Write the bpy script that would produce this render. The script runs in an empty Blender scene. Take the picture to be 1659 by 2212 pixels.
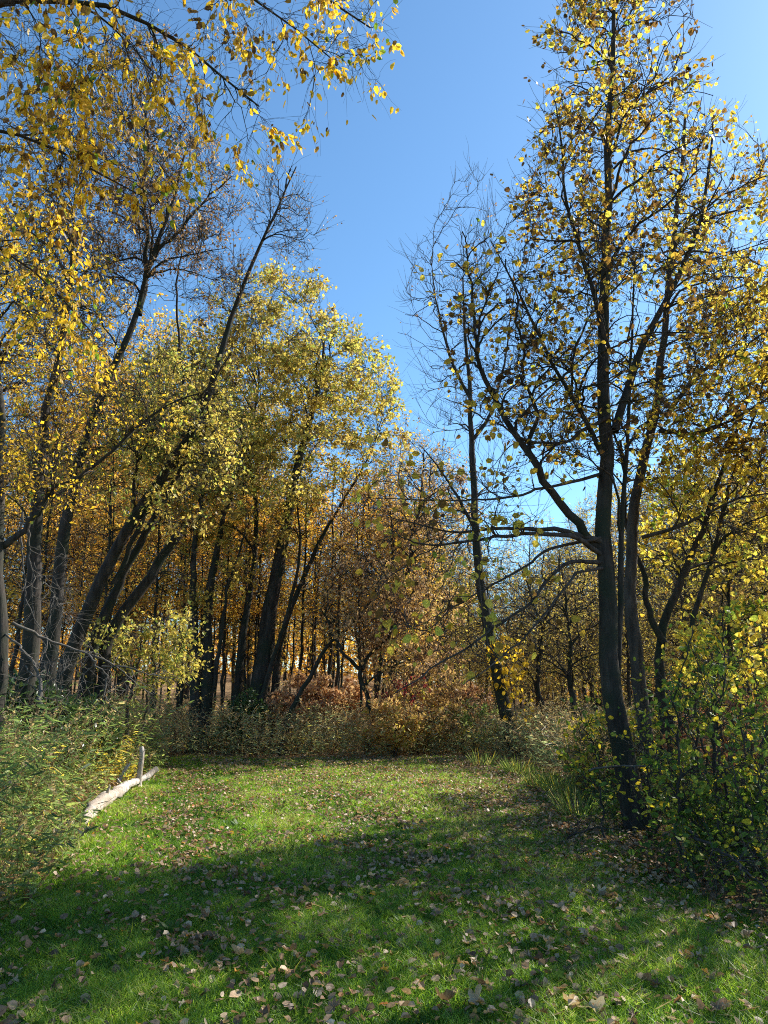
import bpy, math, numpy as np
from mathutils import Vector, Euler
R = math.radians
sc = bpy.context.scene
COL = sc.collection

# ------------------------------------------------------------------ camera, sky, sun, exposure
PITCH, EYE, F = 12.7, 1.6, 1664.0            # focal length in pixels of a 1659 x 2212 frame
cam_d = bpy.data.cameras.new('camera'); cam = bpy.data.objects.new('camera', cam_d); COL.objects.link(cam)
cam.location = (0, 0, EYE); cam.rotation_euler = (R(90 + PITCH), 0, 0)
cam_d.sensor_fit = 'VERTICAL'; cam_d.sensor_height = 36; cam_d.lens = 36 * F / 2212
cam_d.clip_start = 0.05; cam_d.clip_end = 2000
sc.camera = cam
SUN_AZ, SUN_EL = 56.0, 38.5                  # azimuth to the right of the view, elevation
world = bpy.data.worlds.new('World'); sc.world = world; world.use_nodes = True
wn = world.node_tree.nodes; wl = world.node_tree.links
sky = wn.new('ShaderNodeTexSky'); sky.sky_type = 'NISHITA'; sky.sun_disc = False
sky.sun_elevation = R(SUN_EL); sky.sun_rotation = R(SUN_AZ)
sky.altitude = 200; sky.air_density = 1.0; sky.dust_density = 0.45; sky.ozone_density = 7.5
tint = wn.new('ShaderNodeMix'); tint.data_type = 'RGBA'; tint.blend_type = 'MULTIPLY'; tint.inputs[0].default_value = 1; tint.inputs[7].default_value = (0.91, 1.03, 0.935, 1)
wl.new(sky.outputs[0], tint.inputs[6]); wl.new(tint.outputs[2], wn['Background'].inputs[0]); wn['Background'].inputs[1].default_value = 0.122
sun_d = bpy.data.lights.new('sun', 'SUN'); sun_d.energy = 5.0; sun_d.angle = R(0.5); sun_d.color = (1.0, 0.94, 0.84)
sun = bpy.data.objects.new('sun', sun_d); COL.objects.link(sun)
sdir = Vector((math.sin(R(SUN_AZ)) * math.cos(R(SUN_EL)), math.cos(R(SUN_AZ)) * math.cos(R(SUN_EL)), math.sin(R(SUN_EL))))
sun.rotation_euler = sdir.to_track_quat('Z', 'Y').to_euler()
sun.location = (20, 20, 30)
sc.view_settings.view_transform = 'Standard'; sc.view_settings.look = 'None'
sc.view_settings.exposure = 1.0; sc.view_settings.gamma = 1
sc.cycles.max_bounces = 12; sc.cycles.diffuse_bounces = 5; sc.cycles.glossy_bounces = 2
sc.cycles.transmission_bounces = 8; sc.cycles.sample_clamp_indirect = 6
sc.cycles.use_denoising = False; sc.cycles.pixel_filter_type = 'BLACKMAN_HARRIS'; sc.cycles.filter_width = 1.05
sc.cycles.caustics_reflective = False; sc.cycles.caustics_refractive = False

# ------------------------------------------------------------------ helpers
def P(u, v, Y):
    """world point at ground distance Y along the view that the photograph shows at (u, v)"""
    a = (u - 829.5) / F; b = (1106 - v) / F; p = R(PITCH)
    dy = math.cos(p) - b * math.sin(p); dz = math.sin(p) + b * math.cos(p)
    return np.array([a * Y / dy, Y, EYE + dz * Y / dy])
def G(u, v, z=0.0):
    a = (u - 829.5) / F; b = (1106 - v) / F; p = R(PITCH)
    dy = math.cos(p) - b * math.sin(p); dz = math.sin(p) + b * math.cos(p)
    t = (z - EYE) / dz
    return np.array([a * t, dy * t, z])

class Noise:
    def __init__(s, rng, scale, n=7, zf=1.0):
        s.k = rng.normal(size=(n, 3)) * [1, 1, zf] * (2 * math.pi / scale) * 0.6; s.p = rng.uniform(0, 6.28, n); s.n = n
    def __call__(s, p):
        return np.sin(p @ s.k.T + s.p).sum(-1) / math.sqrt(s.n)          # about -2 .. 2
_gn = Noise(np.random.default_rng(5), 5.0)
def hgt(x, y):
    x = np.asarray(x, float); y = np.asarray(y, float)
    q = np.stack([x, y, 0 * x], -1)
    rise = np.clip(y - 21, 0, 60) * 0.055 * np.clip((10 - x) / 14, 0.25, 1)
    return _gn(q) * 0.018 + rise

def mesh_np(name, V, quads=None, tris=None, attrs=None, midx=None, smooth=False, mats=()):
    me = bpy.data.meshes.new(name)
    V = np.ascontiguousarray(V, np.float32)
    nq = 0 if quads is None else len(quads); nt = 0 if tris is None else len(tris)
    loops = np.concatenate([a.ravel() for a in (quads, tris) if a is not None and len(a)]).astype(np.int32)
    starts = np.concatenate([np.arange(nq) * 4, nq * 4 + np.arange(nt) * 3]).astype(np.int32)
    me.vertices.add(len(V)); me.vertices.foreach_set('co', V.ravel())
    me.loops.add(len(loops)); me.loops.foreach_set('vertex_index', loops)
    me.polygons.add(nq + nt); me.polygons.foreach_set('loop_start', starts)
    for m in mats: me.materials.append(m)
    if midx is not None: me.polygons.foreach_set('material_index', np.asarray(midx, np.int32))
    me.polygons.foreach_set('use_smooth', np.full(nq + nt, smooth))
    if attrs:
        for k, a in attrs.items():
            at = me.attributes.new(k, 'FLOAT', 'FACE'); at.data.foreach_set('value', np.asarray(a, np.float32))
    me.update(calc_edges=True)
    return me

def ob(name, me, parent=None, loc=None):
    o = bpy.data.objects.new(name, me); COL.objects.link(o)
    if parent: o.parent = parent
    if loc is not None: o.location = loc
    return o
def tag(o, label=None, cat=None, group=None, kind=None):
    if label: o['label'] = label
    if cat: o['category'] = cat
    if group: o['group'] = group
    if kind: o['kind'] = kind
    return o

class Buf:
    """collects quads of several materials into one mesh"""
    def __init__(s): s.V = []; s.Q = []; s.T = []; s.M = []; s.n = 0
    def add(s, V, Q, tone, mi=0):
        V = V.reshape(-1, 3)
        s.V.append(V); s.Q.append(Q.reshape(-1, 4) + s.n); s.n += len(V)
        k = len(s.Q[-1]); t = np.asarray(tone, float)
        s.T.append(np.full(k, float(t)) if t.ndim == 0 else t); s.M.append(np.full(k, mi))
    def mesh(s, name, mats, smooth=False):
        return mesh_np(name, np.concatenate(s.V), np.concatenate(s.Q), None, {'tone': np.concatenate(s.T)}, np.concatenate(s.M), smooth, mats)

def nrm(a): return a / np.maximum(np.linalg.norm(a, axis=-1, keepdims=True), 1e-9)
def tubes(buf, pts, rad, K, rng, tone=0.5, mi=0, rough=0.0, cap=False):
    """pts (N,P,3), rad (N,P): N tubes"""
    N, Pn, _ = pts.shape
    if N == 0: return
    tg = nrm(np.gradient(pts, axis=1))
    ref = nrm(rng.normal(size=(N, 1, 3)))
    mean = nrm(pts[:, -1:] - pts[:, :1]); ref = ref - (ref * mean).sum(-1, keepdims=True) * mean
    ref = nrm(ref + 1e-4)
    a = nrm(ref - (ref * tg).sum(-1, keepdims=True) * tg); b = np.cross(tg, a)
    th = np.arange(K) * 2 * math.pi / K
    rr = rad[:, :, None] * np.ones(K)
    if rough: rr = rr * (1 + rough * rng.normal(size=rr.shape))
    V = pts[:, :, None] + rr[..., None] * (np.cos(th)[:, None] * a[:, :, None] + np.sin(th)[:, None] * b[:, :, None])
    i = np.arange(N)[:, None, None] * Pn * K + np.arange(Pn - 1)[None, :, None] * K
    k = np.arange(K)[None, None]; k2 = (k + 1) % K
    Q = np.stack([i + k, i + k2, i + K + k2, i + K + k], -1)
    t = np.asarray(tone, float)
    if t.ndim: t = np.repeat(t, (Pn - 1) * K)
    buf.add(V, Q.reshape(-1, 4), t, mi)
    if cap:
        for s_ in (0, Pn - 1):
            C = pts[:, s_]; ring = V[:, s_]
            Vc = np.concatenate([ring, C[:, None]], 1)
            kk = np.arange(0, K, 2)
            q = np.stack([np.full_like(kk, K), kk, (kk + 1) % K, (kk + 2) % K], -1)
            Qc = (np.arange(N)[:, None, None] * (K + 1) + q[None]).reshape(-1, 4)
            buf.add(Vc, Qc, 0.9, mi)

def leaves(buf, pos, d, size, rng, tone, mi=0, fold=0.25, width=0.55, hex_=True, normal=None):
    """pos (N,3) stalk end, d (N,3) direction of the blade, size (N,) length. Folded ovate blades."""
    N = len(pos)
    if N == 0: return
    d = nrm(d); w = rng.normal(size=(N, 3)) if normal is None else np.cross(nrm(normal + 0.35 * rng.normal(size=(N, 3))), d)
    w = nrm(w - (w * d).sum(-1, keepdims=True) * d); n = np.cross(d, w)
    L = size[:, None]; W = L * width * rng.uniform(0.75, 1.2, (N, 1)) * 0.5
    f = fold * rng.uniform(-0.3, 1.6, (N, 1)); curl = rng.uniform(-0.25, 0.35, (N, 1))
    tip = pos + L * d - n * L * curl * 0.6
    if hex_:
        a1 = pos + d * L * 0.22; a2 = pos + d * L * 0.68 - n * L * curl * 0.25
        V = np.stack([pos, a1 + w * W * .92 + n * W * f, a2 + w * W * .8 + n * W * f, tip, a2 - w * W * .8 + n * W * f, a1 - w * W * .92 + n * W * f], 1)
        Q = np.arange(N)[:, None, None] * 6 + np.array([[0, 3, 2, 1], [0, 5, 4, 3]])
        buf.add(V, Q.reshape(-1, 4), np.repeat(tone, 2), mi)
    else:
        m = pos + d * L * 0.45
        V = np.stack([pos, m + w * W + n * W * f, tip, m - w * W + n * W * f], 1)
        Q = np.arange(N)[:, None] * 4 + np.arange(4)
        buf.add(V, Q, tone, mi)

# ------------------------------------------------------------------ materials
def new_mat(name):
    m = bpy.data.materials.new(name); m.use_nodes = True
    nt = m.node_tree
    for n in list(nt.nodes):
        if n.type != 'OUTPUT_MATERIAL': nt.nodes.remove(n)
    return m, nt.nodes, nt.links, nt.nodes['Material Output'] if 'Material Output' in nt.nodes else nt.nodes[0]
def ramp(nodes, stops, interp='LINEAR'):
    r = nodes.new('ShaderNodeValToRGB'); cr = r.color_ramp; cr.interpolation = interp
    while len(cr.elements) < len(stops): cr.elements.new(0.5)
    for e, (p, c) in zip(cr.elements, stops): e.position = p; e.color = (*c, 1)
    return r
def leaf_mat(name, stops, trans=0.5, rough=0.5, spec=0.35, boost=1.25):
    m, N, Lk, out = new_mat(name)
    at = N.new('ShaderNodeAttribute'); at.attribute_name = 'tone'
    rp = ramp(N, stops); Lk.new(at.outputs['Fac'], rp.inputs[0])
    # blotches on the blade
    tc = N.new('ShaderNodeTexCoord'); nz = N.new('ShaderNodeTexNoise'); nz.inputs['Scale'].default_value = 60; nz.inputs['Detail'].default_value = 2
    Lk.new(tc.outputs['Object'], nz.inputs['Vector'])
    mr = N.new('ShaderNodeMapRange'); mr.inputs[1].default_value = 0.3; mr.inputs[2].default_value = 0.7; mr.inputs[3].default_value = 0.55; mr.inputs[4].default_value = 1.18
    Lk.new(nz.outputs[0], mr.inputs[0])
    mx = N.new('ShaderNodeMix'); mx.data_type = 'RGBA'; mx.blend_type = 'MULTIPLY'; mx.inputs[0].default_value = 1
    Lk.new(rp.outputs[0], mx.inputs[6]); Lk.new(mr.outputs[0], mx.inputs[7])
    pb = N.new('ShaderNodeBsdfPrincipled'); pb.inputs['Roughness'].default_value = rough; pb.inputs['Specular IOR Level'].default_value = spec
    tr = N.new('ShaderNodeBsdfTranslucent'); gm = N.new('ShaderNodeMix'); gm.data_type = 'RGBA'; gm.blend_type = 'MULTIPLY'; gm.inputs[0].default_value = 1
    gm.inputs[7].default_value = (boost, boost, boost * 0.7, 1)
    Lk.new(mx.outputs[2], gm.inputs[6]); Lk.new(gm.outputs[2], tr.inputs[0]); Lk.new(mx.outputs[2], pb.inputs['Base Color'])
    ms = N.new('ShaderNodeMixShader'); ms.inputs[0].default_value = trans
    Lk.new(pb.outputs[0], ms.inputs[1]); Lk.new(tr.outputs[0], ms.inputs[2]); Lk.new(ms.outputs[0], out.inputs[0])
    return m
def bark_mat(name, c1, c2, scale=14, bump=0.5, rough=0.9, moss=None):
    m, N, Lk, out = new_mat(name)
    tc = N.new('ShaderNodeTexCoord'); mp = N.new('ShaderNodeMapping'); mp.inputs['Scale'].default_value = (1, 1, 0.16)
    Lk.new(tc.outputs['Object'], mp.inputs[0])
    nz = N.new('ShaderNodeTexNoise'); nz.inputs['Scale'].default_value = scale; nz.inputs['Detail'].default_value = 6; nz.inputs['Roughness'].default_value = 0.7
    Lk.new(mp.outputs[0], nz.inputs[0])
    rp = ramp(N, [(0.3, c1), (0.7, c2)]); Lk.new(nz.outputs[0], rp.inputs[0])
    pb = N.new('ShaderNodeBsdfPrincipled'); pb.inputs['Roughness'].default_value = rough; pb.inputs['Specular IOR Level'].default_value = 0.2
    colour = rp.outputs[0]
    if moss:
        n2 = N.new('ShaderNodeTexNoise'); n2.inputs['Scale'].default_value = 2.2; n2.inputs['Detail'].default_value = 4
        Lk.new(tc.outputs['Object'], n2.inputs[0]); r2 = ramp(N, [(0.45, (0, 0, 0)), (0.62, (1, 1, 1))]); Lk.new(n2.outputs[0], r2.inputs[0])
        mx = N.new('ShaderNodeMix'); mx.data_type = 'RGBA'; Lk.new(r2.outputs[0], mx.inputs[0]); Lk.new(colour, mx.inputs[6]); mx.inputs[7].default_value = (*moss, 1)
        colour = mx.outputs[2]
    Lk.new(colour, pb.inputs['Base Color'])
    bp = N.new('ShaderNodeBump'); bp.inputs['Strength'].default_value = bump; bp.inputs['Distance'].default_value = 0.05
    Lk.new(nz.outputs[0], bp.inputs['Height']); Lk.new(bp.outputs[0], pb.inputs['Normal'])
    Lk.new(pb.outputs[0], out.inputs[0])
    return m

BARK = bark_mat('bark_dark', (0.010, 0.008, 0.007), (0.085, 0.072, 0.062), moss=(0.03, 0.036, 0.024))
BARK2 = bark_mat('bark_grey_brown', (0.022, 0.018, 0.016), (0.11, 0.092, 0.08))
DEAD = bark_mat('dead_grey_wood', (0.05, 0.045, 0.04), (0.17, 0.155, 0.135))
LOG = bark_mat('weathered_log', (0.26, 0.20, 0.16), (0.88, 0.83, 0.75), scale=20, bump=1.0, moss=(0.48, 0.39, 0.31))
Y_LINDEN = leaf_mat('leaf_yellow_brown', [(0.0, (0.09, 0.05, 0.025)), (0.25, (0.26, 0.14, 0.04)), (0.42, (0.58, 0.38, 0.05)), (0.8, (0.80, 0.66, 0.12)), (0.93, (0.66, 0.66, 0.12)), (1.0, (0.22, 0.32, 0.05))], 0.6, boost=1.5)
Y_ELM = leaf_mat('leaf_golden', [(0.0, (0.12, 0.07, 0.035)), (0.25, (0.34, 0.20, 0.05)), (0.42, (0.74, 0.47, 0.04)), (0.85, (0.92, 0.64, 0.06)), (0.95, (0.46, 0.48, 0.06)), (1.0, (0.14, 0.24, 0.03))], 0.55, boost=1.5)
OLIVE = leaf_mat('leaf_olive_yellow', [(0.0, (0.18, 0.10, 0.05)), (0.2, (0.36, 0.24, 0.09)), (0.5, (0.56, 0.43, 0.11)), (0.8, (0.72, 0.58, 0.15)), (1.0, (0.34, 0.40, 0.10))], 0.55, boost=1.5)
ORANGE = leaf_mat('leaf_orange_gold', [(0.0, (0.34, 0.18, 0.07)), (0.35, (0.70, 0.35, 0.06)), (0.7, (0.88, 0.51, 0.07)), (1.0, (0.82, 0.66, 0.15))], 0.55, boost=1.45)
RUST = leaf_mat('leaf_rust', [(0.0, (0.14, 0.08, 0.05)), (0.4, (0.32, 0.18, 0.10)), (0.75, (0.52, 0.32, 0.16)), (1.0, (0.64, 0.46, 0.18))], 0.45)
TAN = leaf_mat('leaf_tan_orange', [(0.0, (0.28, 0.16, 0.10)), (0.4, (0.56, 0.36, 0.20)), (0.7, (0.72, 0.48, 0.22)), (0.9, (0.76, 0.56, 0.12)), (1.0, (0.50, 0.46, 0.08))], 0.5, boost=1.4)
GREEN = leaf_mat('leaf_green', [(0.0, (0.045, 0.09, 0.025)), (0.5, (0.10, 0.19, 0.035)), (0.8, (0.22, 0.30, 0.045)), (0.93, (0.52, 0.48, 0.06)), (1.0, (0.75, 0.58, 0.05))], 0.45, rough=0.5, spec=0.25)
IVY = leaf_mat('leaf_dark_green', [(0.0, (0.03, 0.06, 0.025)), (0.7, (0.06, 0.12, 0.035)), (1.0, (0.16, 0.20, 0.05))], 0.25, rough=0.35, spec=0.5)
SUMAC = leaf_mat('leaf_sumac', [(0.0, (0.36, 0.16, 0.09)), (0.6, (0.66, 0.40, 0.24)), (1.0, (0.80, 0.58, 0.34))], 0.45)
WEED = leaf_mat('weed_leaf', [(0.0, (0.07, 0.12, 0.05)), (0.45, (0.19, 0.27, 0.09)), (0.72, (0.38, 0.45, 0.14)), (0.86, (0.56, 0.50, 0.26)), (0.95, (0.52, 0.36, 0.19)), (1.0, (0.85, 0.70, 0.08))], 0.55, rough=0.5, spec=0.22, boost=1.8)
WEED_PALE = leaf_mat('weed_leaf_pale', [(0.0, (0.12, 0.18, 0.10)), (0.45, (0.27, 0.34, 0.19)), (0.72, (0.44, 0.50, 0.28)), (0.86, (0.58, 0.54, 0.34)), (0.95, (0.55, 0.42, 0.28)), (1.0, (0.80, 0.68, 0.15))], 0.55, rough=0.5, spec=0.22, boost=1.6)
DRY = leaf_mat('dry_grass', [(0.0, (0.20, 0.13, 0.07)), (0.5, (0.42, 0.30, 0.17)), (1.0, (0.60, 0.48, 0.30))], 0.5, boost=1.5)
GRASS = leaf_mat('grass_blade', [(0.0, (0.04, 0.11, 0.018)), (0.4, (0.14, 0.28, 0.03)), (0.8, (0.34, 0.48, 0.05)), (0.95, (0.38, 0.46, 0.09)), (1.0, (0.58, 0.52, 0.24))], 0.5, rough=0.45, spec=0.4, boost=1.7)
LITTER = leaf_mat('fallen_leaf', [(0.0, (0.12, 0.07, 0.04)), (0.3, (0.30, 0.18, 0.10)), (0.6, (0.56, 0.38, 0.23)), (0.85, (0.74, 0.58, 0.40)), (0.93, (0.56, 0.20, 0.06)), (1.0, (0.80, 0.52, 0.06))], 0.3, rough=0.5, spec=0.4)

def ground_mat(name, stops, s1, s2, bump):
    m, N, Lk, out = new_mat(name)
    tc = N.new('ShaderNodeTexCoord'); n1 = N.new('ShaderNodeTexNoise'); n1.inputs['Scale'].default_value = s1; n1.inputs['Detail'].default_value = 8; n1.inputs['Roughness'].default_value = 0.65
    Lk.new(tc.outputs['Object'], n1.inputs[0])
    vo = N.new('ShaderNodeTexVoronoi'); vo.inputs['Scale'].default_value = s2; Lk.new(tc.outputs['Object'], vo.inputs[0])
    sep = N.new('ShaderNodeSeparateColor'); Lk.new(vo.outputs['Color'], sep.inputs[0])
    mm = N.new('ShaderNodeMath'); mm.operation = 'MULTIPLY_ADD'; mm.inputs[1].default_value = 0.45; Lk.new(sep.outputs[0], mm.inputs[0])
    m2 = N.new('ShaderNodeMath'); m2.operation = 'MULTIPLY'; m2.inputs[1].default_value = 0.6; Lk.new(n1.outputs[0], m2.inputs[0]); Lk.new(m2.outputs[0], mm.inputs[2])
    rp = ramp(N, stops); Lk.new(mm.outputs[0], rp.inputs[0])
    pb = N.new('ShaderNodeBsdfPrincipled'); pb.inputs['Roughness'].default_value = 0.95; pb.inputs['Specular IOR Level'].default_value = 0.1
    Lk.new(rp.outputs[0], pb.inputs['Base Color'])
    bp = N.new('ShaderNodeBump'); bp.inputs['Strength'].default_value = bump; bp.inputs['Distance'].default_value = 0.04; Lk.new(mm.outputs[0], bp.inputs['Height']); Lk.new(bp.outputs[0], pb.inputs['Normal'])
    Lk.new(pb.outputs[0], out.inputs[0]); return m
SOIL = ground_mat('lawn_soil', [(0.2, (0.03, 0.035, 0.012)), (0.5, (0.045, 0.085, 0.02)), (0.8, (0.10, 0.09, 0.04))], 6, 40, 0.5)
FLOOR = ground_mat('forest_floor', [(0.15, (0.05, 0.035, 0.02)), (0.45, (0.16, 0.10, 0.05)), (0.7, (0.30, 0.19, 0.09)), (0.9, (0.42, 0.30, 0.12))], 3, 22, 0.8)

# ------------------------------------------------------------------ ground and lawn
def grid_sheet(name, xs, ys, mat, zoff=0.0):
    X, Yg = np.meshgrid(xs, ys); V = np.stack([X, Yg, hgt(X, Yg) + zoff], -1).reshape(-1, 3)
    nx, ny = len(xs), len(ys); i = (np.arange(ny - 1)[:, None] * nx + np.arange(nx - 1)).ravel()
    return mesh_np(name, V, np.stack([i, i + 1, i + nx + 1, i + nx], -1), None, None, None, True, (mat,))
xs = np.concatenate([[-900, -300, -120, -70], np.arange(-45, 45.1, 0.6), [70, 120, 300, 900]])
ys = np.concatenate([[-600, -150, -50], np.arange(-20, 62, 0.6), [75, 100, 150, 300, 900]])
tag(ob('ground', grid_sheet('ground', xs, ys, FLOOR, -0.03)), 'leaf littered ground under the trees around the lawn', 'ground', kind='structure')

# lawn outline (world): left edge, far edge, right edge as functions of y
_le = np.array([[-8, -5.0], [2, -3.6], [5, -2.75], [7, -2.8], [8, -2.95], [9.2, -3.3], [10.2, -3.7], [12, -3.9], [15.5, -4.3], [17, -4.8], [18.3, -4.6]])
_re = np.array([[-8, 6.0], [2, 4.2], [4.5, 3.0], [5.5, 2.7], [6.4, 2.35], [7.5, 2.25], [9, 2.4], [10.5, 2.65], [12, 2.95], [14.5, 3.2], [16.5, 3.0], [18.3, 2.2]])
_en = Noise(np.random.default_rng(9), 1.6)
def edges(y):
    q = np.stack([0 * y, y, 0 * y], -1)
    return np.interp(y, _le[:, 0], _le[:, 1]) + 0.12 * _en(q), np.interp(y, _re[:, 0], _re[:, 1]) + 0.12 * _en(q + 50)
def on_lawn(x, y, m=0.0):
    l, r = edges(y)
    far = 18.0 + 0.35 * _en(np.stack([x, 0 * x, 0 * x], -1)) - 0.02 * (x + 1) ** 2
    return (x > l + m) & (x < r - m) & (y < far - m) & (y > -6)
# lawn sheet
Y_ = np.arange(-6, 18.4, 0.25); l_, r_ = edges(Y_); T_ = np.linspace(0, 1, 50)
X_ = l_[:, None] + (r_ - l_)[:, None] * T_
YY = Y_[:, None] + 0 * X_
YY = np.minimum(YY, 18.0 + 0.35 * _en(np.stack([X_, 0 * X_, 0 * X_], -1)) - 0.02 * (X_ + 1) ** 2)
Vl = np.stack([X_, YY, hgt(X_, YY) - 0.004], -1).reshape(-1, 3)
i = (np.arange(len(Y_) - 1)[:, None] * 50 + np.arange(49)).ravel()
tag(ob('lawn', mesh_np('lawn', Vl, np.stack([i, i + 1, i + 51, i + 50], -1), None, None, None, True, (SOIL,))), 'mown green lawn in the clearing between the trees', 'lawn', kind='structure')

def grass_blades(seed):
    rng = np.random.default_rng(seed); b = Buf()
    zones = [(2.5, 6.5, 11000, .055, .0026), (6.5, 10, 5800, .055, .0034), (10, 14, 2800, .055, .0045), (14, 18.6, 1700, .055, .006)]
    patch = Noise(rng, 0.9); p2 = Noise(rng, 0.25)
    for y0, y1, dens, h, w in zones:
        xa, xb = -5.3, 5.6
        n = int((y1 - y0) * (xb - xa) * dens)
        x = rng.uniform(xa, xb, n); y = rng.uniform(y0, y1, n)
        k = on_lawn(x, y, -0.25 * rng.random(n)) & (np.abs(x) < 0.56 * y + 1.2); x = x[k]; y = y[k]; n = len(x)
        base = np.stack([x, y, hgt(x, y) - 0.004], -1)
        pn = patch(base); bare = rng.random(n) < np.clip(.25 * pn + .25 * p2(base) - .15, 0, .6)
        base, pn, x = base[~bare], pn[~bare], x[~bare]; n = len(x)
        H = h * rng.uniform(0.5, 1.45, n) * (1 + 0.25 * pn + .2 * p2(base))
        lean = rng.normal(size=(n, 2)) * 0.45; a = rng.uniform(0, 6.283, n)
        side = np.stack([np.cos(a), np.sin(a), 0 * a], -1) * w * rng.uniform(.6, 1.3, (n, 1))
        d = np.concatenate([lean, np.ones((n, 1))], 1)
        mid = base + d * H[:, None] * 0.55; tip = mid + (d * np.array([2.2, 2.2, .75])) * H[:, None] * 0.5
        V = np.stack([base - side, base + side, mid + side * .8, mid - side * .8, tip + side * .12, tip - side * .12], 1)
        Q = np.arange(n)[:, None, None] * 6 + np.array([[0, 1, 2, 3], [3, 2, 4, 5]])
        tone = np.clip(0.47 + 0.17 * pn + 0.1 * p2(base) + 0.22 * rng.normal(size=n), 0, 1)
        b.add(V, Q.reshape(-1, 4), np.repeat(tone, 2))
    return b.mesh('grass', (GRASS,))
tag(ob('grass', grass_blades(1)), 'short bright green grass growing on the lawn', 'grass', kind='stuff')

# ------------------------------------------------------------------ trees
def E(u, v, Y, ru, rv, rd): return (P(u, v, Y), np.array([ru / F * Y, rd, rv / F * Y]))
def sample_env(env, n, rng, noise=None, thr=-9, shell=0.5):
    vol = np.array([np.prod(r) for _, r in env]); k = rng.choice(len(env), n * 3, p=vol / vol.sum())
    c = np.array([e[0] for e in env])[k]; r = np.array([e[1] for e in env])[k]
    d = nrm(rng.normal(size=(n * 3, 3))) * (rng.random((n * 3, 1)) ** (1 / 3 * shell + 0.0))
    p = c + d * r
    p = p[p[:, 2] > 0.25]
    if noise is not None: p = p[noise(p) > thr]
    return p[:n]
def resample(pts, n, wob, rng):
    pts = np.asarray(pts, float); s = np.concatenate([[0], np.cumsum(np.linalg.norm(np.diff(pts, axis=0), axis=1))])
    t = np.linspace(0, s[-1], n); q = np.stack([np.interp(t, s, pts[:, k]) for k in range(3)], -1)
    for _ in range(2): q[1:-1] = (q[:-2] + 2 * q[1:-1] + q[2:]) / 4
    w = np.cumsum(rng.normal(size=q.shape), 0) * wob; w -= np.linspace(0, 1, n)[:, None] * w[-1]; w[:, 2] *= .3
    return q + w
def attach(sp, st, sr, tgt, rng, Pn, kr, rmin, up=0.9, droop=0.0, align=0.5, wob=0.04):
    """grow one branch to each target from the best place of the skeleton"""
    N = len(tgt); best = np.zeros(N, int)
    for i0 in range(0, N, 400):
        T = tgt[i0:i0 + 400]; D = T[:, None] - sp[None]; d = np.linalg.norm(D, axis=-1) + 1e-6
        cosang = (D * st[None]).sum(-1) / d
        cost = d * (1 + align * (1 - cosang)) + up * np.maximum(0, -D[..., 2])
        cost *= rng.uniform(0.92, 1.08, cost.shape)
        best[i0:i0 + 400] = cost.argmin(1)
    s = sp[best]; tg = st[best]; L = np.linalg.norm(tgt - s, axis=-1, keepdims=True)
    c = s + tg * L * 0.28 + nrm(tgt - s) * L * 0.22 + np.array([0, 0, 1]) * L * droop
    t = np.linspace(0, 1, Pn)[None, :, None]
    pts = (1 - t) ** 2 * s[:, None] + 2 * t * (1 - t) * c[:, None] + t ** 2 * tgt[:, None]
    w = np.cumsum(rng.normal(size=pts.shape), 1); w -= w[:, :1]; pts = pts + w * L[:, None] * wob * np.sin(np.pi * np.minimum(t * .9, 1))
    r0 = np.minimum(sr[best] * 0.62, kr * L[:, 0] + rmin); r0 = np.maximum(r0, rmin)
    rad = r0[:, None] * (1 - t[..., 0]) + rmin * 0.7 * t[..., 0]
    return pts, rad
def skel(pts, rad, lo=0.0):
    tg = nrm(np.gradient(pts, axis=1)); k = int(lo * pts.shape[1])
    return pts[:, k:].reshape(-1, 3), tg[:, k:].reshape(-1, 3), rad[:, k:].reshape(-1)
def densify(pts, rad, f):
    Pn = pts.shape[1]; t = np.linspace(0, Pn - 1, (Pn - 1) * f + 1); i = np.minimum(t.astype(int), Pn - 2); a = (t - i)[None, :, None]
    return pts[:, i] * (1 - a) + pts[:, i + 1] * a, rad[:, i] * (1 - a[..., 0]) + rad[:, i + 1] * a[..., 0]
def twigs(sp, st, sr, n, L, rng, ang=0.9, up=0.25, Pn=4, r=0.0022, grav=0.0):
    k = rng.integers(0, len(sp), n); s = sp[k]; d = nrm(st[k] + ang * nrm(rng.normal(size=(n, 3))) + np.array([0, 0, up]))
    LL = L * rng.uniform(.45, 1.3, (n, 1)); pts = [s]
    for j in range(Pn - 1):
        d = nrm(d + 0.16 * rng.normal(size=(n, 3)) + np.array([0, 0, up * 0.3 - grav])); pts.append(pts[-1] + d * LL / (Pn - 1))
    pts = np.stack(pts, 1); rad = np.linspace(1, .5, Pn)[None] * np.minimum(r, sr[k])[:, None]
    return pts, rad
def leaf_on(tw, per, size, rng, buf, cn, mat_hex, down=0.4, mean=0.55, amp=0.18, spread=0.2, keep=None, width=.6, stalk=0.03, cluster=1):
    N, Pn, _ = tw.shape; m = int(N * per); w_ = rng.gamma(.7, 1, N); k = rng.choice(N, m, p=w_ / w_.sum()); t = rng.uniform(0.15, 1, m) * (Pn - 1); i = np.minimum(t.astype(int), Pn - 2); a = (t - i)[:, None]
    p = tw[k, i] * (1 - a) + tw[k, i + 1] * a; tg = nrm(tw[k, i + 1] - tw[k, i])
    d = nrm(tg * 0.5 + rng.normal(size=(m, 3)) * .75 + np.array([0, 0, -down])); p = p + d * stalk
    if keep is not None:
        kk = keep(p); p = p[kk]; d = d[kk]; m = len(p)
    tone = np.clip(mean + amp * cn(p) + spread * rng.normal(size=m), 0, 1)
    leaves(buf, p, d, size * rng.uniform(.45, 1.3, m), rng, tone, 0, hex_=mat_hex, width=width)

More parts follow.
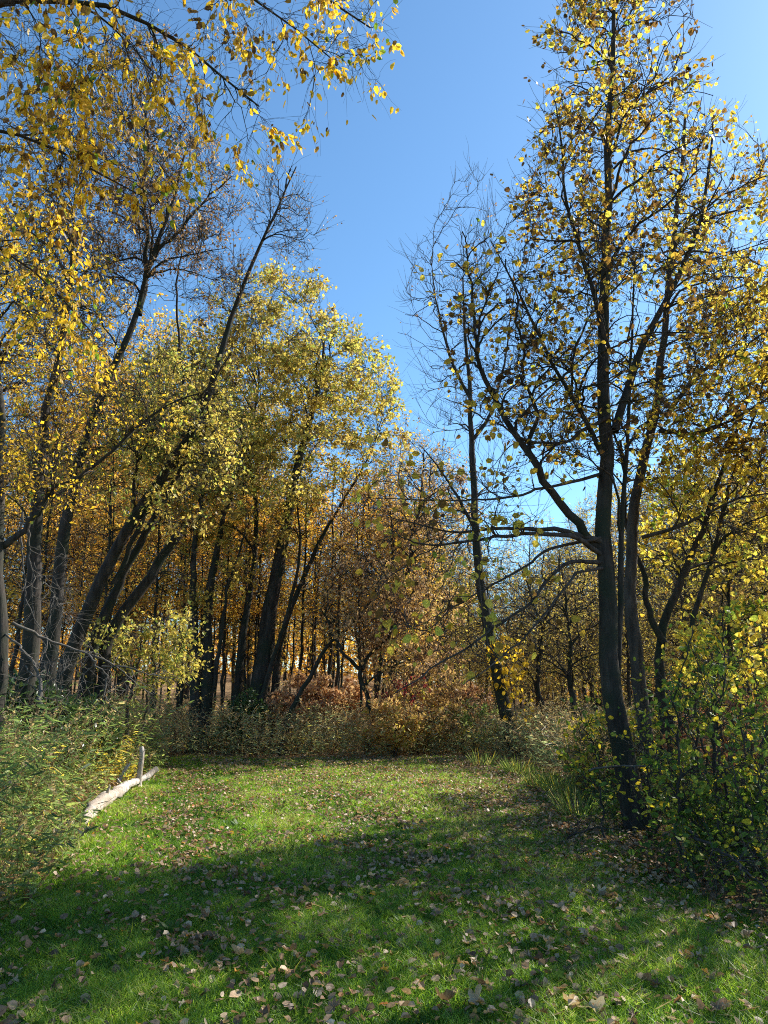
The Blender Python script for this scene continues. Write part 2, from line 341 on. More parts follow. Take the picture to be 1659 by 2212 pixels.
def grow(stems, env, seed, n=(14, 90, 500), ntw=2500, tw=0.35, leafper=3, lsize=0.07, lmat=None, bark=None, gap=2.5, thr=-0.4, hexl=True, down=0.4,
         mean=0.55, amp=0.16, spread=0.18, up=0.9, droop=0.05, twup=0.25, grav=0.0, keep=None, kr=0.012, rmin=(0.010, 0.005, 0.003), lo=0.25, rough=0.03,
         extra=None, width=.6, sides=10, wob=0.02, shell=0.75, kw=0.04, ang=0.9, twr=0.0022, extra_tw=1.0, leafthr=None):
    rng = np.random.default_rng(seed); wb = Buf(); lb = Buf()
    cn = Noise(rng, 1.6); gn = Noise(rng, gap, zf=1.5); sps = []
    for s in stems:
        pts, r0, r1 = s[0], s[1], s[2]; lo_ = s[3] if len(s) > 3 else lo
        q = resample(pts, 26, wob, rng); rad = r0 + (r1 - r0) * np.linspace(0, 1, 26) ** 0.85
        if q[0, 2] < 0.7: rad[0] *= 1.35; rad[1] *= 1.12
        tubes(wb, q[None], rad[None], sides, rng, rough=rough, cap=(r1 > .02))
        if lo_ < 1: sps.append(skel(*densify(q[None], rad[None], 4), lo=lo_))
    if extra:                                  # hand placed limbs
        for pts, r0, r1 in extra:
            q = resample(pts, 16, wob * .7, rng); rad = np.linspace(r0, r1, 16)
            tubes(wb, q[None], rad[None], 7, rng, rough=.02); sps.append(skel(*densify(q[None], rad[None], 3), lo=.2))
    sp, st, sr = [np.concatenate(z) for z in zip(*sps)]
    last = [(sp, st, sr)]
    for lev, cnt in enumerate(n):
        tgt = sample_env(env, cnt, rng, gn, thr, shell)
        pts, rad = attach(sp, st, sr, tgt, rng, (10, 8, 6, 5)[lev], kr, rmin[min(lev, 2)], up, droop, wob=kw * (.5 if lev == 0 else 1))
        tubes(wb, pts, rad, (6, 5, 3, 3)[lev], rng)
        a, b, c = skel(*densify(pts, rad, 2), lo=0.15)
        last.append((a, b, c))
        if lev == 0: sp = np.concatenate([sp, a]); st = np.concatenate([st, b]); sr = np.concatenate([sr, c])
        else: sp, st, sr = (np.concatenate(z) for z in ((last[-2][0], a), (last[-2][1], b), (last[-2][2], c)))
    a, b, c = last[-1]
    tp, tr_ = twigs(a, b, c, ntw, tw, rng, ang, twup, r=twr, grav=grav)
    tubes(wb, tp, tr_, 3, rng)
    wood = wb.mesh('trunk', (bark,), True)
    crown = None
    if lmat is not None and leafper > 0:
        kp = keep
        if leafthr is not None:
            g2 = Noise(rng, gap * .6, zf=1.9)
            kp = (lambda p: (g2(p) > leafthr)) if keep is None else (lambda p: (g2(p) > leafthr) & keep(p))
        leaf_on(tp, leafper, lsize, rng, lb, cn, hexl, down, mean, amp, spread, kp, width)
        crown = lb.mesh('crown', (lmat,))
    return wood, crown
def plant(name, meshes, label, cat='tree', group=None, loc=(0, 0, 0), crown_name='crown', trunk_name='trunk', ref=None):
    """meshes are in world space of a tree standing at ref; the Empty sits at the base"""
    root = bpy.data.objects.new(name, None); COL.objects.link(root); root.location = loc; root.empty_display_size = 0.3
    tag(root, label, cat, group)
    for nm, me in ((trunk_name, meshes[0]), (crown_name, meshes[1])):
        if me is None: continue
        if ref is not None:
            co = np.empty(len(me.vertices) * 3, np.float32); me.vertices.foreach_get('co', co)
            me.vertices.foreach_set('co', (co.reshape(-1, 3) - np.asarray(ref, np.float32)).ravel()); me.update()
        ob(nm, me, root)
    return root
def copy_tree(root, loc, rz, s, label=None, group=None, sz=None):
    r = root.copy(); COL.objects.link(r); r.location = loc; r.rotation_euler = (0, 0, rz); r.scale = (s, s, sz or s)
    if label: r['label'] = label
    if group: r['group'] = group
    for ch in root.children:
        c = ch.copy(); COL.objects.link(c); c.parent = r
    return r
def stand(name, g, ref, label, **k):
    ref = np.array([ref[0], ref[1], float(hgt(ref[0], ref[1]))]); return plant(name, g, label, loc=ref, ref=ref, **k)
def base(u, Y):
    p = P(u, 1400, Y); return np.array([p[0], Y, float(hgt(p[0], Y)) - 0.05])


# ------------------------------------------------------------------ right side: the big linden and its neighbours
def line(Y, *uv):
    """polyline through photograph points; Y is one distance or one per point"""
    n = len(uv); Ys = np.full(n, float(Y)) if np.ndim(Y) == 0 else np.interp(np.linspace(0, 1, n), np.linspace(0, 1, len(Y)), Y)
    return np.array([P(u, v, y) for (u, v), y in zip(uv, Ys)])
b1 = G(1392, 1800); YR = b1[1]
main = np.vstack([[b1 - [0, 0, .1]], line(YR, (1362, 1690), (1336, 1580), (1322, 1480), (1314, 1300), (1314, 1150), (1326, 960), (1316, 800), (1320, 600), (1322, 400), (1325, 200), (1330, 40), (1335, -160))])
r1_env = [E(1250, 900, YR - .4, 170, 130, 1.4), E(1330, 130, YR, 190, 190, 1.5), E(1330, 420, YR, 240, 220, 1.9), E(1330, 760, YR, 300, 260, 2.2), E(1210, 520, YR - .3, 130, 330, 1.2), E(1330, -120, YR, 170, 170, 1.2)]
fork_r = (line((YR, YR + .8), (1326, 930), (1372, 800), (1418, 690), (1480, 560), (1530, 420), (1540, 250)), .055, .012)
fork_l = (line((YR, YR - .7), (1316, 760), (1290, 640), (1240, 500), (1215, 380), (1200, 220)), .035, .008)
fork_2 = (line((YR, YR - .4), (1312, 1000), (1240, 880), (1170, 760), (1110, 620), (1060, 520)), .035, .006)
crook = (line((YR, YR - .5, YR - .3), (1310, 1190), (1262, 1150), (1222, 1095), (1165, 1045), (1130, 980), (1085, 890), (1062, 800), (1040, 690), (1010, 560)), .062, .010)
crook2 = (line((YR - .4, YR), (1140, 985), (1162, 905), (1130, 830), (1105, 700), (1092, 560)), .03, .008)
kr1 = np.random.default_rng(1)
g = grow([(main, .135, .015, .40)], r1_env, 101, n=(60, 380, 1100), ntw=4200, tw=.42, leafper=4.2, lsize=.068, keep=lambda p: kr1.random(len(p)) < np.clip(.30 + (p[:, 2] - 6.5) / 4.5, .30, 1) * np.where(p[:, 0] < 2.0, .6, 1), lmat=Y_LINDEN, bark=BARK, gap=1.1, thr=-1.3, mean=.35, amp=.12, spread=.26,
         extra=[fork_r, fork_l, fork_2, (line((YR, YR + .5), (1328, 1520), (1352, 1300), (1350, 1050), (1362, 800), (1372, 560)), .045, .01)], width=.85, up=1.1, leafthr=-.9, kr=.010, twr=.0032, rmin=(.010, .006, .004), kw=.055)
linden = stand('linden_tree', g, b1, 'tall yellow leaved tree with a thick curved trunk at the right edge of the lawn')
# the low sweeping limbs (nearly bare) and the crooked limb are limbs of the same tree
low = [(line((YR, YR - .8), (1312, 1175), (1200, 1142), (1080, 1140), (960, 1150), (850, 1120)), .040, .006),
       (line((YR, YR - 1.4), (1306, 1200), (1240, 1160), (1160, 1150), (1040, 1165), (930, 1180), (840, 1150)), .036, .006),
       (line((YR, YR - 1.6), (1300, 1215), (1220, 1210), (1140, 1290), (1040, 1370), (930, 1450), (850, 1500)), .028, .005),
       (line((YR, YR - 2.0), (1300, 1225), (1230, 1240), (1160, 1330), (1080, 1420), (1000, 1480)), .022, .004),
       (line((YR, YR - 1.2), (1302, 1160), (1200, 1180), (1100, 1240), (990, 1300), (900, 1380)), .024, .004),
       (line((YR, YR - 1.2), (1312, 1020), (1200, 1050), (1080, 1080), (940, 1090), (800, 1075)), .024, .004),
       (line((YR, YR - .8), (1316, 900), (1230, 960), (1150, 960), (1050, 900), (960, 860)), .028, .004)]
low_env = [E(1010, 1250, YR - 1.2, 230, 190, .9), E(930, 1080, YR - 1, 200, 110, .7), E(1130, 960, YR - .6, 150, 110, .9)]
def limb_part(stems, env, seed, **k):
    wood, crown = grow(stems, env, seed, **k)
    for nm, me in (('low_limbs', wood), ('limb_leaves', crown)):
        if me is None: continue
        co = np.empty(len(me.vertices) * 3, np.float32); me.vertices.foreach_get('co', co)
        me.vertices.foreach_set('co', (co.reshape(-1, 3) - np.array(linden.location, np.float32)).ravel()); me.update()
        o = ob(nm, me, linden)
limb_part([(a, b, c, .12) for a, b, c in low], low_env, 102, n=(60, 240), ntw=650, tw=.4, leafper=.8, lsize=.085, lmat=Y_LINDEN, bark=BARK2, thr=-2, mean=.5, width=.9, up=-.2, droop=.02, grav=.03, twup=0,
          kr=.009, rmin=(.006, .004, .003), sides=7, kw=.03, down=.8, twr=.0026)
limb_part([(a, b, c, .3) for a, b, c in (crook, crook2)], [E(1060, 720, YR - .4, 110, 260, .9), E(1180, 820, YR - .4, 100, 160, .8), E(1010, 620, YR - .3, 90, 150, .6)], 103, n=(18, 80, 220), ntw=700, tw=.4, leafper=.9, lsize=.08, lmat=Y_LINDEN, bark=BARK,
          thr=-1.2, mean=.4, width=.85, sides=9, wob=.03, twr=.0026)

b2 = G(1428, 1745); Y2 = b2[1]
second = np.vstack([[b2 - [0, 0, .1]], line(Y2, (1408, 1640), (1390, 1500), (1378, 1350), (1376, 1150), (1400, 1000), (1432, 880), (1440, 720), (1462, 560), (1476, 400), (1480, 250))])
b3 = G(1452, 1730)
third = np.vstack([[b3 - [0, 0, .1]], line(Y2 + .4, (1440, 1600), (1426, 1420), (1440, 1330), (1510, 1170), (1570, 1000), (1620, 850))])
third_b = (line(Y2 + .3, (1428, 1390), (1395, 1320), (1350, 1120), (1340, 950)), .05, .02)
env2 = [E(1520, 500, Y2, 190, 280, 1.4), E(1560, 850, Y2 - .3, 220, 250, 1.3), E(1620, 1050, Y2 - .7, 180, 200, 1.2), E(1480, 1000, Y2 - .3, 150, 160, 1.0), E(1650, 600, Y2, 160, 300, 1.6)]
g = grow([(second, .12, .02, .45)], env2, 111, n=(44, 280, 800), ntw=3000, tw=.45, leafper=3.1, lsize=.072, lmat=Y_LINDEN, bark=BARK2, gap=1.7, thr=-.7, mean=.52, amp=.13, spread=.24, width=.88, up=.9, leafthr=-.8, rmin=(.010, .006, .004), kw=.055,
         extra=[(line((Y2, Y2 - 1), (1440, 900), (1520, 800), (1600, 760), (1680, 700)), .04, .01), (line((Y2, Y2 - 1.2), (1385, 1160), (1480, 1130), (1580, 1080), (1690, 1060)), .03, .008),
                (line((Y2, Y2 - .6), (1420, 930), (1500, 940), (1600, 900), (1700, 830)), .035, .008)], twr=.003)
stand('linden_tree', g, b2, 'upright yellow leaved tree just right of the thick curved trunk')
g = grow([(third, .10, .015, .5), (line(Y2 + .2, (1448, 1640), (1470, 1450), (1530, 1200), (1590, 980), (1660, 780)), .05, .012, .4), (third_b[0], third_b[1], third_b[2], .5)], [E(1580, 1080, Y2 + .5, 170, 200, 1.4), E(1450, 1130, Y2 + .5, 130, 120, 1), E(1600, 780, Y2 + .5, 130, 170, 1.2)], 112, n=(26, 130, 350), ntw=1300, tw=.4, leafper=2.0, lsize=.08,
         lmat=Y_LINDEN, bark=BARK, thr=-.9, mean=.62, width=.88, up=.7, twr=.003)
stand('linden_tree', g, b3, 'smaller forked tree leaning right behind the two yellow leaved trunks')

# off to the right, mostly outside the frame: shades the near grass
def big_tree(x, y, h, seed, lmat, mean, name, label, ntw=3500, leafper=3, thr=-.8, lean=(0, 0), cw=2.6, lo=.35, **k):
    st = np.array([[x, y, -.1], [x + lean[0] * .3, y + lean[1] * .3, h * .4], [x + lean[0], y + lean[1], h * .97]])
    env = [(np.array([x + lean[0] * .6, y + lean[1] * .6, h * .66]), np.array([cw, cw, h * .36]))]
    kk = dict(n=(26, 130, 500), tw=.45, lsize=.09, bark=BARK, width=.85, mean=mean, twr=.003); kk.update(k)
    g = grow([(st, h * .013, .015, lo)], env, seed, ntw=ntw, leafper=leafper, lmat=lmat, thr=thr, **kk)
    return stand(name, g, (x, y, 0), label)
big_tree(9.2, 12.2, 9.5, 122, Y_LINDEN, .65, 'linden_tree', 'yellow tree with dense crown behind the right hand shrubs', ntw=1100, leafper=2.2)
big_tree(6.6, 8.6, 8.5, 126, Y_LINDEN, .6, 'linden_tree', 'slender tree beyond the right edge whose shade dapples the near grass', ntw=2600, leafper=3, cw=2.1, thr=-.6, leafthr=-.15, gap=1.7)
big_tree(11.5, 16.5, 10, 123, GREEN, .72, 'maple_tree', 'still green tree behind the yellow crowns at right', ntw=1800, leafper=3)
big_tree(8.3, 15.2, 5.2, 124, OLIVE, .3, 'tree', 'twiggy dark stemmed tree behind the yellow leaved trunks', ntw=1500, leafper=1.6, cw=2.0, lo=.15)
big_tree(6.3, 14.0, 5.0, 125, Y_LINDEN, .6, 'tree', 'thin forked tree seen between the two yellow leaved trunks', ntw=800, leafper=1.6, cw=1.5, lo=.2)

# ------------------------------------------------------------------ middle: thin bare tree, rusty tree, oaks
YM = 18.5
m1 = [(np.vstack([[base(1112, YM)], line(YM, (1095, 1560), (1062, 1400), (1040, 1250), (1030, 1100), (1022, 980), (1020, 850), (1012, 720), (1000, 600))]), .17, .02, .5)]
m1_env = [E(1020, 1080, YM, 120, 130, 1.5), E(960, 640, YM, 110, 230, 1.6), E(1010, 480, YM, 75, 160, 1), E(1070, 640, YM, 80, 260, 1.4), E(1000, 880, YM, 130, 120, 1.6), E(900, 680, YM, 60, 120, .8)]
g = grow(m1, m1_env, 131, n=(34, 120, 230), ntw=800, tw=.8, leafper=.3, lsize=.07, lmat=RUST, bark=BARK, thr=-1.6, up=1.6, droop=-.06, twup=.5, kr=.008, rmin=(.011, .008, .006), ang=.5, twr=.0045, hexl=False,
         extra=[(line((YM, YM - .5), (1030, 1150), (990, 1080), (940, 1000), (905, 960)), .05, .01), (line((YM, YM + .5), (1022, 950), (1060, 900), (1090, 780), (1110, 640)), .05, .01), (line(YM, (1020, 870), (980, 790), (950, 680), (930, 560)), .05, .01)])
stand('bare_tree', g, base(1112, YM), 'tall thin leafless tree standing against the open sky near the middle')
# yellow creeper leaves low on the thin tree
rng = np.random.default_rng(133); vb = Buf()
pp = sample_env([E(1105, 1470, YM - .35, 32, 40, .3), E(1085, 1400, YM - .3, 25, 30, .25), E(1120, 1530, YM - .3, 40, 40, .35), E(1095, 1430, YM - .3, 50, 60, .4)], 190, rng)
leaves(vb, pp, nrm(rng.normal(size=(len(pp), 3)) * .5 + [0, 0, -1]), .13 * rng.uniform(.6, 1.1, len(pp)), rng, np.clip(rng.normal(.55, .15, len(pp)), 0, 1), 0, width=.9)
vs = resample(np.vstack([[base(1118, YM - .3)], line(YM - .3, (1110, 1500), (1078, 1380), (1060, 1330))]), 12, .02, rng)
tubes(vb, vs[None], np.full((1, 12), .012), 4, rng, .5, 1)
tag(ob('creeper', vb.mesh('creeper', (Y_ELM, BARK2))), 'golden yellow creeper climbing the thin leafless tree', 'creeper')

YA = 20.5
g = grow([(np.vstack([[base(845, YA)], line(YA, (850, 1350), (880, 1230), (905, 1100), (915, 980))]), .13, .02, .35), (np.vstack([[base(800, YA + .4)], line(YA + .4, (830, 1300), (850, 1180), (840, 1050))]), .09, .015, .35)],
         [E(900, 1080, YA, 110, 150, 1.8), E(800, 1180, YA, 120, 130, 1.6), E(900, 1260, YA - .5, 130, 120, 1.6), E(960, 1100, YA, 80, 130, 1.2)], 141, n=(26, 120, 420), ntw=3400, tw=.5, leafper=3.2, lsize=.085, lmat=TAN, bark=BARK,
         thr=-1.1, mean=.5, amp=.2, hexl=False, up=.9, twr=.0025, rmin=(.009, .005, .004), leafthr=-.9, down=.8)
stand('oak_tree', g, base(845, YA), 'slim tree with sparse pale rusty leaves left of the thin leafless tree')
YO = 19.0
g = grow([(np.vstack([[base(797, YO)], line(YO, (795, 1560), (786, 1490), (778, 1442))]), .085, .05, .9), (line(YO, (778, 1445), (760, 1425), (738, 1410), (700, 1330), (720, 1250)), .05, .012, .3), (line(YO, (778, 1445), (800, 1410), (832, 1390), (880, 1340), (900, 1260)), .05, .012, .3), (line(YO, (790, 1480), (840, 1440), (900, 1420), (960, 1400)), .03, .01, .3)],
         [E(890, 1440, YO, 110, 110, 1.3), E(780, 1300, YO, 110, 100, 1.3), E(870, 1330, YO, 120, 90, 1.2), E(950, 1480, YO - .2, 70, 110, .9)], 142, n=(24, 110, 380), ntw=2800, tw=.4, leafper=3.4, lsize=.09, lmat=TAN, bark=BARK,
         thr=-1.2, mean=.5, amp=.22, hexl=False, up=.3, down=1.4, twr=.0025, rmin=(.009, .005, .004), leafthr=-1.0)
stand('oak_tree', g, base(797, YO), 'low forked black trunk hung with tan and orange leaves behind the far lawn edge')
g = grow([(np.vstack([[base(612, 19.3)], line(19.3, (628, 1545), (655, 1490), (680, 1440), (700, 1385), (745, 1358), (800, 1300), (830, 1230))]), .085, .015, .45)], [E(760, 1290, 19.3, 110, 110, 1.2)], 143, n=(10, 50, 160), ntw=700, tw=.5, leafper=1.2, lsize=.09, lmat=RUST, bark=BARK, hexl=False, thr=-2, twr=.004)
stand('leaning_tree', g, base(612, 19.3), 'thin black trunk leaning right with a bend, just behind the weeds')

# dark small trees right of the thin tree
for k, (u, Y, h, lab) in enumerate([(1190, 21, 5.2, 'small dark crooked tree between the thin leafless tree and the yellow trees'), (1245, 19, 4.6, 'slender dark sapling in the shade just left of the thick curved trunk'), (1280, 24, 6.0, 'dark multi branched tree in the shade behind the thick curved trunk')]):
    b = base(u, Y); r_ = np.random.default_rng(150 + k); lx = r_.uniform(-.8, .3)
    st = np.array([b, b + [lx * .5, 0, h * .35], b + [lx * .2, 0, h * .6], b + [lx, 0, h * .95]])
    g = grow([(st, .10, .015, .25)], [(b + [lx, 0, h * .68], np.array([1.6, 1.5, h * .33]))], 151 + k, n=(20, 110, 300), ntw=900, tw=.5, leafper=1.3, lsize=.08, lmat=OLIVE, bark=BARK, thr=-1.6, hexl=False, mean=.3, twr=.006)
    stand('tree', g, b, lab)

# ------------------------------------------------------------------ left side
YC = 21.0
c4 = [(np.vstack([[base(545, YC)], line(YC, (556, 1480), (575, 1330), (600, 1190), (620, 1080), (650, 960), (690, 840), (700, 740))]), .30, .03, .4),
      (np.vstack([[base(585, YC - .2)], line(YC - .2, (600, 1400), (640, 1280), (680, 1180), (740, 1080), (800, 980))]), .13, .02, .4),
      (np.vstack([[base(518, YC + .2)], line(YC + .2, (522, 1420), (545, 1280), (560, 1130), (540, 980), (560, 820))]), .14, .02, .4),
      (np.vstack([[base(560, YC - .4)], line(YC - .4, (575, 1480), (620, 1330), (650, 1200), (640, 1080))]), .10, .02, .4)]
c4_env = [E(500, 700, YC, 110, 80, 2.2), E(430, 780, YC, 110, 90, 2), E(620, 690, YC, 130, 110, 2.4), E(700, 790, YC, 120, 90, 2.4), E(720, 850, YC, 140, 130, 2.8), E(560, 850, YC, 170, 170, 2.6), E(780, 890, YC, 90, 100, 1.8), E(450, 960, YC - 1, 150, 120, 2.2), E(690, 1000, YC - .5, 130, 80, 2.2), E(560, 1090, YC - 1, 150, 90, 2), E(820, 950, YC, 55, 70, 1.2), E(380, 850, YC - 1, 120, 90, 1.8)]
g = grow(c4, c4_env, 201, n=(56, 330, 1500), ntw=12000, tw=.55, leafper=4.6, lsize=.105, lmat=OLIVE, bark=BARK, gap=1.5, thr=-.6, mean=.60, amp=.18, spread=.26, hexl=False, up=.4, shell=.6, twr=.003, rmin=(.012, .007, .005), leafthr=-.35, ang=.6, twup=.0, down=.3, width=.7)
stand('maple_tree', g, base(545, YC), 'broad tree with a domed pale olive yellow crown left of the sky gap')

YD = 20.0
d5 = [(np.vstack([[base(432, YD)], line(YD, (432, 1500), (428, 1350), (424, 1180), (440, 1050), (470, 930))]), .17, .02, .55),
      (np.vstack([[base(445, YD + .1)], line(YD + .1, (452, 1400), (462, 1250), (490, 1120), (520, 1000))]), .22, .03, .55),
      (np.vstack([[base(455, YD)], line(YD, (475, 1380), (500, 1250), (530, 1150))]), .09, .02, .5)]
g = grow(d5, [E(450, 1060, YD, 140, 110, 1.8), E(380, 950, YD, 120, 110, 1.6), E(500, 950, YD, 110, 110, 1.6), E(440, 1230, YD, 110, 110, 1.3)], 211, n=(22, 110, 420), ntw=2600, tw=.5, leafper=4, lsize=.10, lmat=OLIVE, bark=BARK, thr=-.7, mean=.6, hexl=False, twr=.004, leafthr=-.8)
stand('maple_tree', g, base(445, YD), 'dark clump of upright trunks at the edge of the weeds, left of centre')

YL = 14.0
lean = [(np.vstack([[base(118, YL)], line(YL, (145, 1403), (212, 1266), (280, 1128), (355, 1020), (430, 910), (480, 780), (520, 640), (560, 540), (600, 450), (640, 360))]), .165, .012, .5),
        (np.vstack([[base(158, YL + .3)], line(YL + .3, (185, 1383), (240, 1275), (295, 1168), (340, 1090), (385, 1015), (415, 940))]), .165, .03, .5),
        (line(YL + .1, (395, 940), (392, 800), (380, 700), (390, 560), (400, 440)), .035, .01, .2)]
lean_env2 = [E(300, 900, YL - .5, 130, 70, 1.4), E(420, 980, YL - .5, 110, 70, 1.3), E(260, 1010, YL - .6, 110, 60, 1.2), E(400, 820, YL, 110, 60, 1.3), E(360, 1100, YL - .6, 110, 45, 1), E(480, 900, YL, 70, 60, 1)]
lean_env = [E(610, 460, YL, 75, 110, 1.2), E(650, 520, YL, 50, 60, .8), E(520, 640, YL, 60, 60, 1), E(630, 420, YL, 35, 50, .6)]
g = grow(lean, lean_env, 221, n=(18, 60, 110), ntw=480, tw=.6, leafper=1.0, lsize=.055, lmat=RUST, bark=BARK, thr=-2, up=.9, hexl=False, ang=.6, twr=.0035, kr=.009, rmin=(.010, .006, .0045))
lt = stand('leaning_tree', g, base(150, YL), 'pair of thick dark trunks leaning right, one reaching a bare top against the sky')
w_, c_ = grow([(line(YL + .1, (245, 1260), (292, 1160), (340, 1060), (400, 960), (450, 880)), .05, .03, .1), (line((YL, YL - .8), (290, 1120), (300, 1000), (340, 900), (430, 850), (500, 760)), .04, .01, .2)], lean_env2, 223, n=(24, 130, 420), ntw=2300, tw=.45, leafper=4, lsize=.085,
      lmat=OLIVE, bark=BARK, gap=1.1, thr=-.9, mean=.68, amp=.16, spread=.24, hexl=False, up=.3, twup=0, leafthr=-.5, rmin=(.009, .006, .005), twr=.004)
for nm, me in (('side_boughs', w_), ('side_leaves', c_)):
    co = np.empty(len(me.vertices) * 3, np.float32); me.vertices.foreach_get('co', co)
    me.vertices.foreach_set('co', (co.reshape(-1, 3) - np.array(lt.location, np.float32)).ravel()); me.update(); ob(nm, me, lt)
# broken leaning stub
g = grow([(np.vstack([[base(205, 14.6)], line(14.6, (240, 1368), (290, 1295), (340, 1222), (388, 1152)), ]), .13, .085, .8)], [E(380, 1220, 14.6, 60, 60, .5)], 222, n=(5, 14), ntw=60, tw=.4, leafper=0, bark=BARK, thr=-3, twr=.003)
stand('broken_tree', g, base(205, 14.6), 'snapped off dark trunk leaning right beside the pair of leaning trunks')

YB = 13.0
b6 = [(np.vstack([[base(115, YB)], line(YB, (120, 1350), (140, 1200), (165, 1050), (200, 930), (255, 800), (295, 690), (325, 560), (375, 440), (400, 330))]), .15, .02, .5),
      (line(YB, (300, 680), (310, 560), (300, 420), (320, 300), (300, 180)), .05, .015, .2), (line(YB, (330, 550), (400, 480), (450, 420), (500, 380)), .04, .012, .2)]
g = grow(b6, [E(380, 420, YB, 160, 170, 2), E(250, 400, YB, 150, 210, 2), E(420, 560, YB, 120, 90, 1.5), E(200, 620, YB, 130, 130, 1.6), E(330, 220, YB, 120, 130, 1.4)], 231, n=(40, 220, 700), ntw=3800, tw=.6, leafper=3.2, lsize=.06, lmat=RUST, bark=BARK,
         thr=-1.0, mean=.55, up=1.1, hexl=False, ang=.7, twr=.0035, rmin=(.010, .006, .0045), kr=.009)
stand('tree', g, base(115, YB), 'tall slim tree with tiny rusty brown leaves, left of the bare leaning top')
YE = 11.5
g = grow([(np.vstack([[base(62, YE)], line(YE, (66, 1350), (72, 1150), (98, 980), (115, 850), (150, 680), (160, 480))]), .17, .02, .5), (line(YE, (66, 1180), (90, 1100), (150, 1060), (235, 1000), (300, 930), (365, 870), (430, 850)), .045, .01, .3)],
         [E(110, 620, YE, 140, 180, 1.8), E(60, 900, YE, 120, 150, 1.5), E(260, 880, YE, 130, 90, 1.2), E(60, 400, YE, 120, 150, 1.4)], 241, n=(30, 160, 600), ntw=2800, tw=.5, leafper=2.0, lsize=.065, lmat=Y_ELM, bark=BARK, thr=-.8, mean=.48, spread=.24, rmin=(.010, .006, .004), hexl=False, twr=.003, leafthr=-.7)
stand('elm_tree', g, base(62, YE), 'straight dark trunk with a long arching bough near the left edge')
YF = 10.0
g = grow([(np.vstack([[base(4, YF)], line(YF, (4, 1350), (0, 1150), (4, 950), (-10, 700), (-20, 450))]), .13, .03, .5), (line(YF, (2, 1180), (22, 1172), (70, 1115), (120, 1060), (200, 1010)), .05, .012, .3)],
         [E(30, 700, YF, 110, 170, 1.4), E(90, 1020, YF, 110, 80, 1)], 242, n=(20, 120, 400), ntw=2000, tw=.45, leafper=2.0, lsize=.06, lmat=Y_ELM, bark=BARK, thr=-.9, mean=.5, spread=.24, hexl=False, twr=.003)
stand('elm_tree', g, base(4, YF), 'dark trunk cut by the left edge of the view, with an elbowed bough')

# overhanging elm, near the camera, trunk outside the frame on the left
xo, yo = -5.6, 3.4
st = np.array([[xo, yo, -.1], [xo + .1, yo + .1, 3], [xo + .3, yo + .4, 6], [xo + .9, yo + .9, 9]])
def U(u, v, Y): return P(u, v, Y)
limbs = [(np.array([[xo + .25, yo + .3, 5.2], U(-150, 60, 4.6), U(80, -20, 4.8), U(300, 30, 5.0), U(450, 130, 5.2), U(560, 230, 5.4)]), .05, .006),
         (np.array([[xo + .3, yo + .4, 5.8], U(0, -150, 4.8), U(350, -160, 5.0), U(620, -60, 5.2), U(800, 60, 5.3)]), .05, .006),
         (np.array([[xo + .1, yo + .1, 3.4], U(-150, 250, 5.0), U(20, 260, 5.2), U(150, 350, 5.4), U(300, 420, 5.6)]), .045, .005),
         (np.array([[xo + .1, yo + .1, 2.8], U(-150, 500, 6.0), U(-20, 500, 6.2), U(100, 600, 6.5), U(200, 720, 6.7)]), .04, .005),
         (np.array([[xo + .3, yo + .4, 6.2], U(100, -250, 5.2), U(420, -80, 5.4), U(640, 60, 5.6), U(720, 130, 5.6)]), .04, .005)]
o_env = [E(150, 60, 5.0, 230, 150, 1.1), E(450, 40, 5.2, 220, 120, .9), E(720, 40, 5.4, 130, 90, .6), E(480, 230, 5.2, 130, 110, .6), E(250, 260, 5.3, 230, 150, .9), E(70, 520, 6.4, 150, 170, 1), E(150, 700, 6.8, 90, 90, .7), E(80, 220, 5.0, 160, 200, .8), E(790, 50, 5.3, 60, 80, .7), E(660, 140, 5.4, 70, 70, .7), E(720, 100, 5.4, 80, 80, .7), E(560, 60, 5.3, 100, 70, .8)]
g = grow([(st, .2, .06, .5)], o_env, 251, n=(22, 220, 700), ntw=2200, tw=.36, leafper=3.5, lsize=.062, lmat=Y_ELM, bark=BARK, gap=.8, thr=-.5, mean=.56, amp=.2, spread=.26, up=-.3, droop=.05, grav=.12, twup=-.2, down=1.3, hexl=True,
         extra=limbs, twr=.0016, rmin=(.004, .0025, .0018), kr=.006, wob=.03, kw=.05, width=.62, leafthr=-.6)
stand('elm_tree', g, (xo, yo, 0), 'near branches of golden and brown leaves hanging in from the upper left')

# small pale yellow understory tree and ivy mass, dead branches
g = grow([(np.vstack([[base(285, 15)], line(15, (290, 1480), (300, 1420), (320, 1370))]), .05, .012, .3), (np.vstack([[base(300, 15.2)], line(15.2, (330, 1460), (380, 1410))]), .04, .01, .3)],
         [E(300, 1380, 15, 120, 30, 1.2), E(360, 1440, 15.2, 75, 32, 1), E(230, 1430, 15, 75, 22, .8), E(380, 1350, 15.3, 50, 22, .7), E(330, 1480, 14.8, 80, 22, .8)], 261, n=(16, 70, 220), ntw=1100, tw=.4, leafper=3.2, droop=.0, lsize=.085, lmat=OLIVE, bark=BARK2, thr=-1, mean=.78, amp=.08, hexl=False, down=.3, leafthr=-.9)
stand('understory_tree', g, base(290, 15), 'low bright pale yellow bushy tree under the leaning trunks')
def dead(stems, env, seed, label, name='dead_branch', **k):
    kk = dict(n=(9, 22), ntw=70, tw=.45, leafper=0, bark=DEAD, thr=-3, up=-.3, droop=.03, twup=-.1, grav=.05, kr=.007, rmin=(.005, .004, .003), twr=.0028, sides=6, lo=.15, kw=.06, ang=.7); kk.update(k)
    w, _ = grow(stems, env, seed, **kk)
    return tag(ob(name, w), label, 'branch')
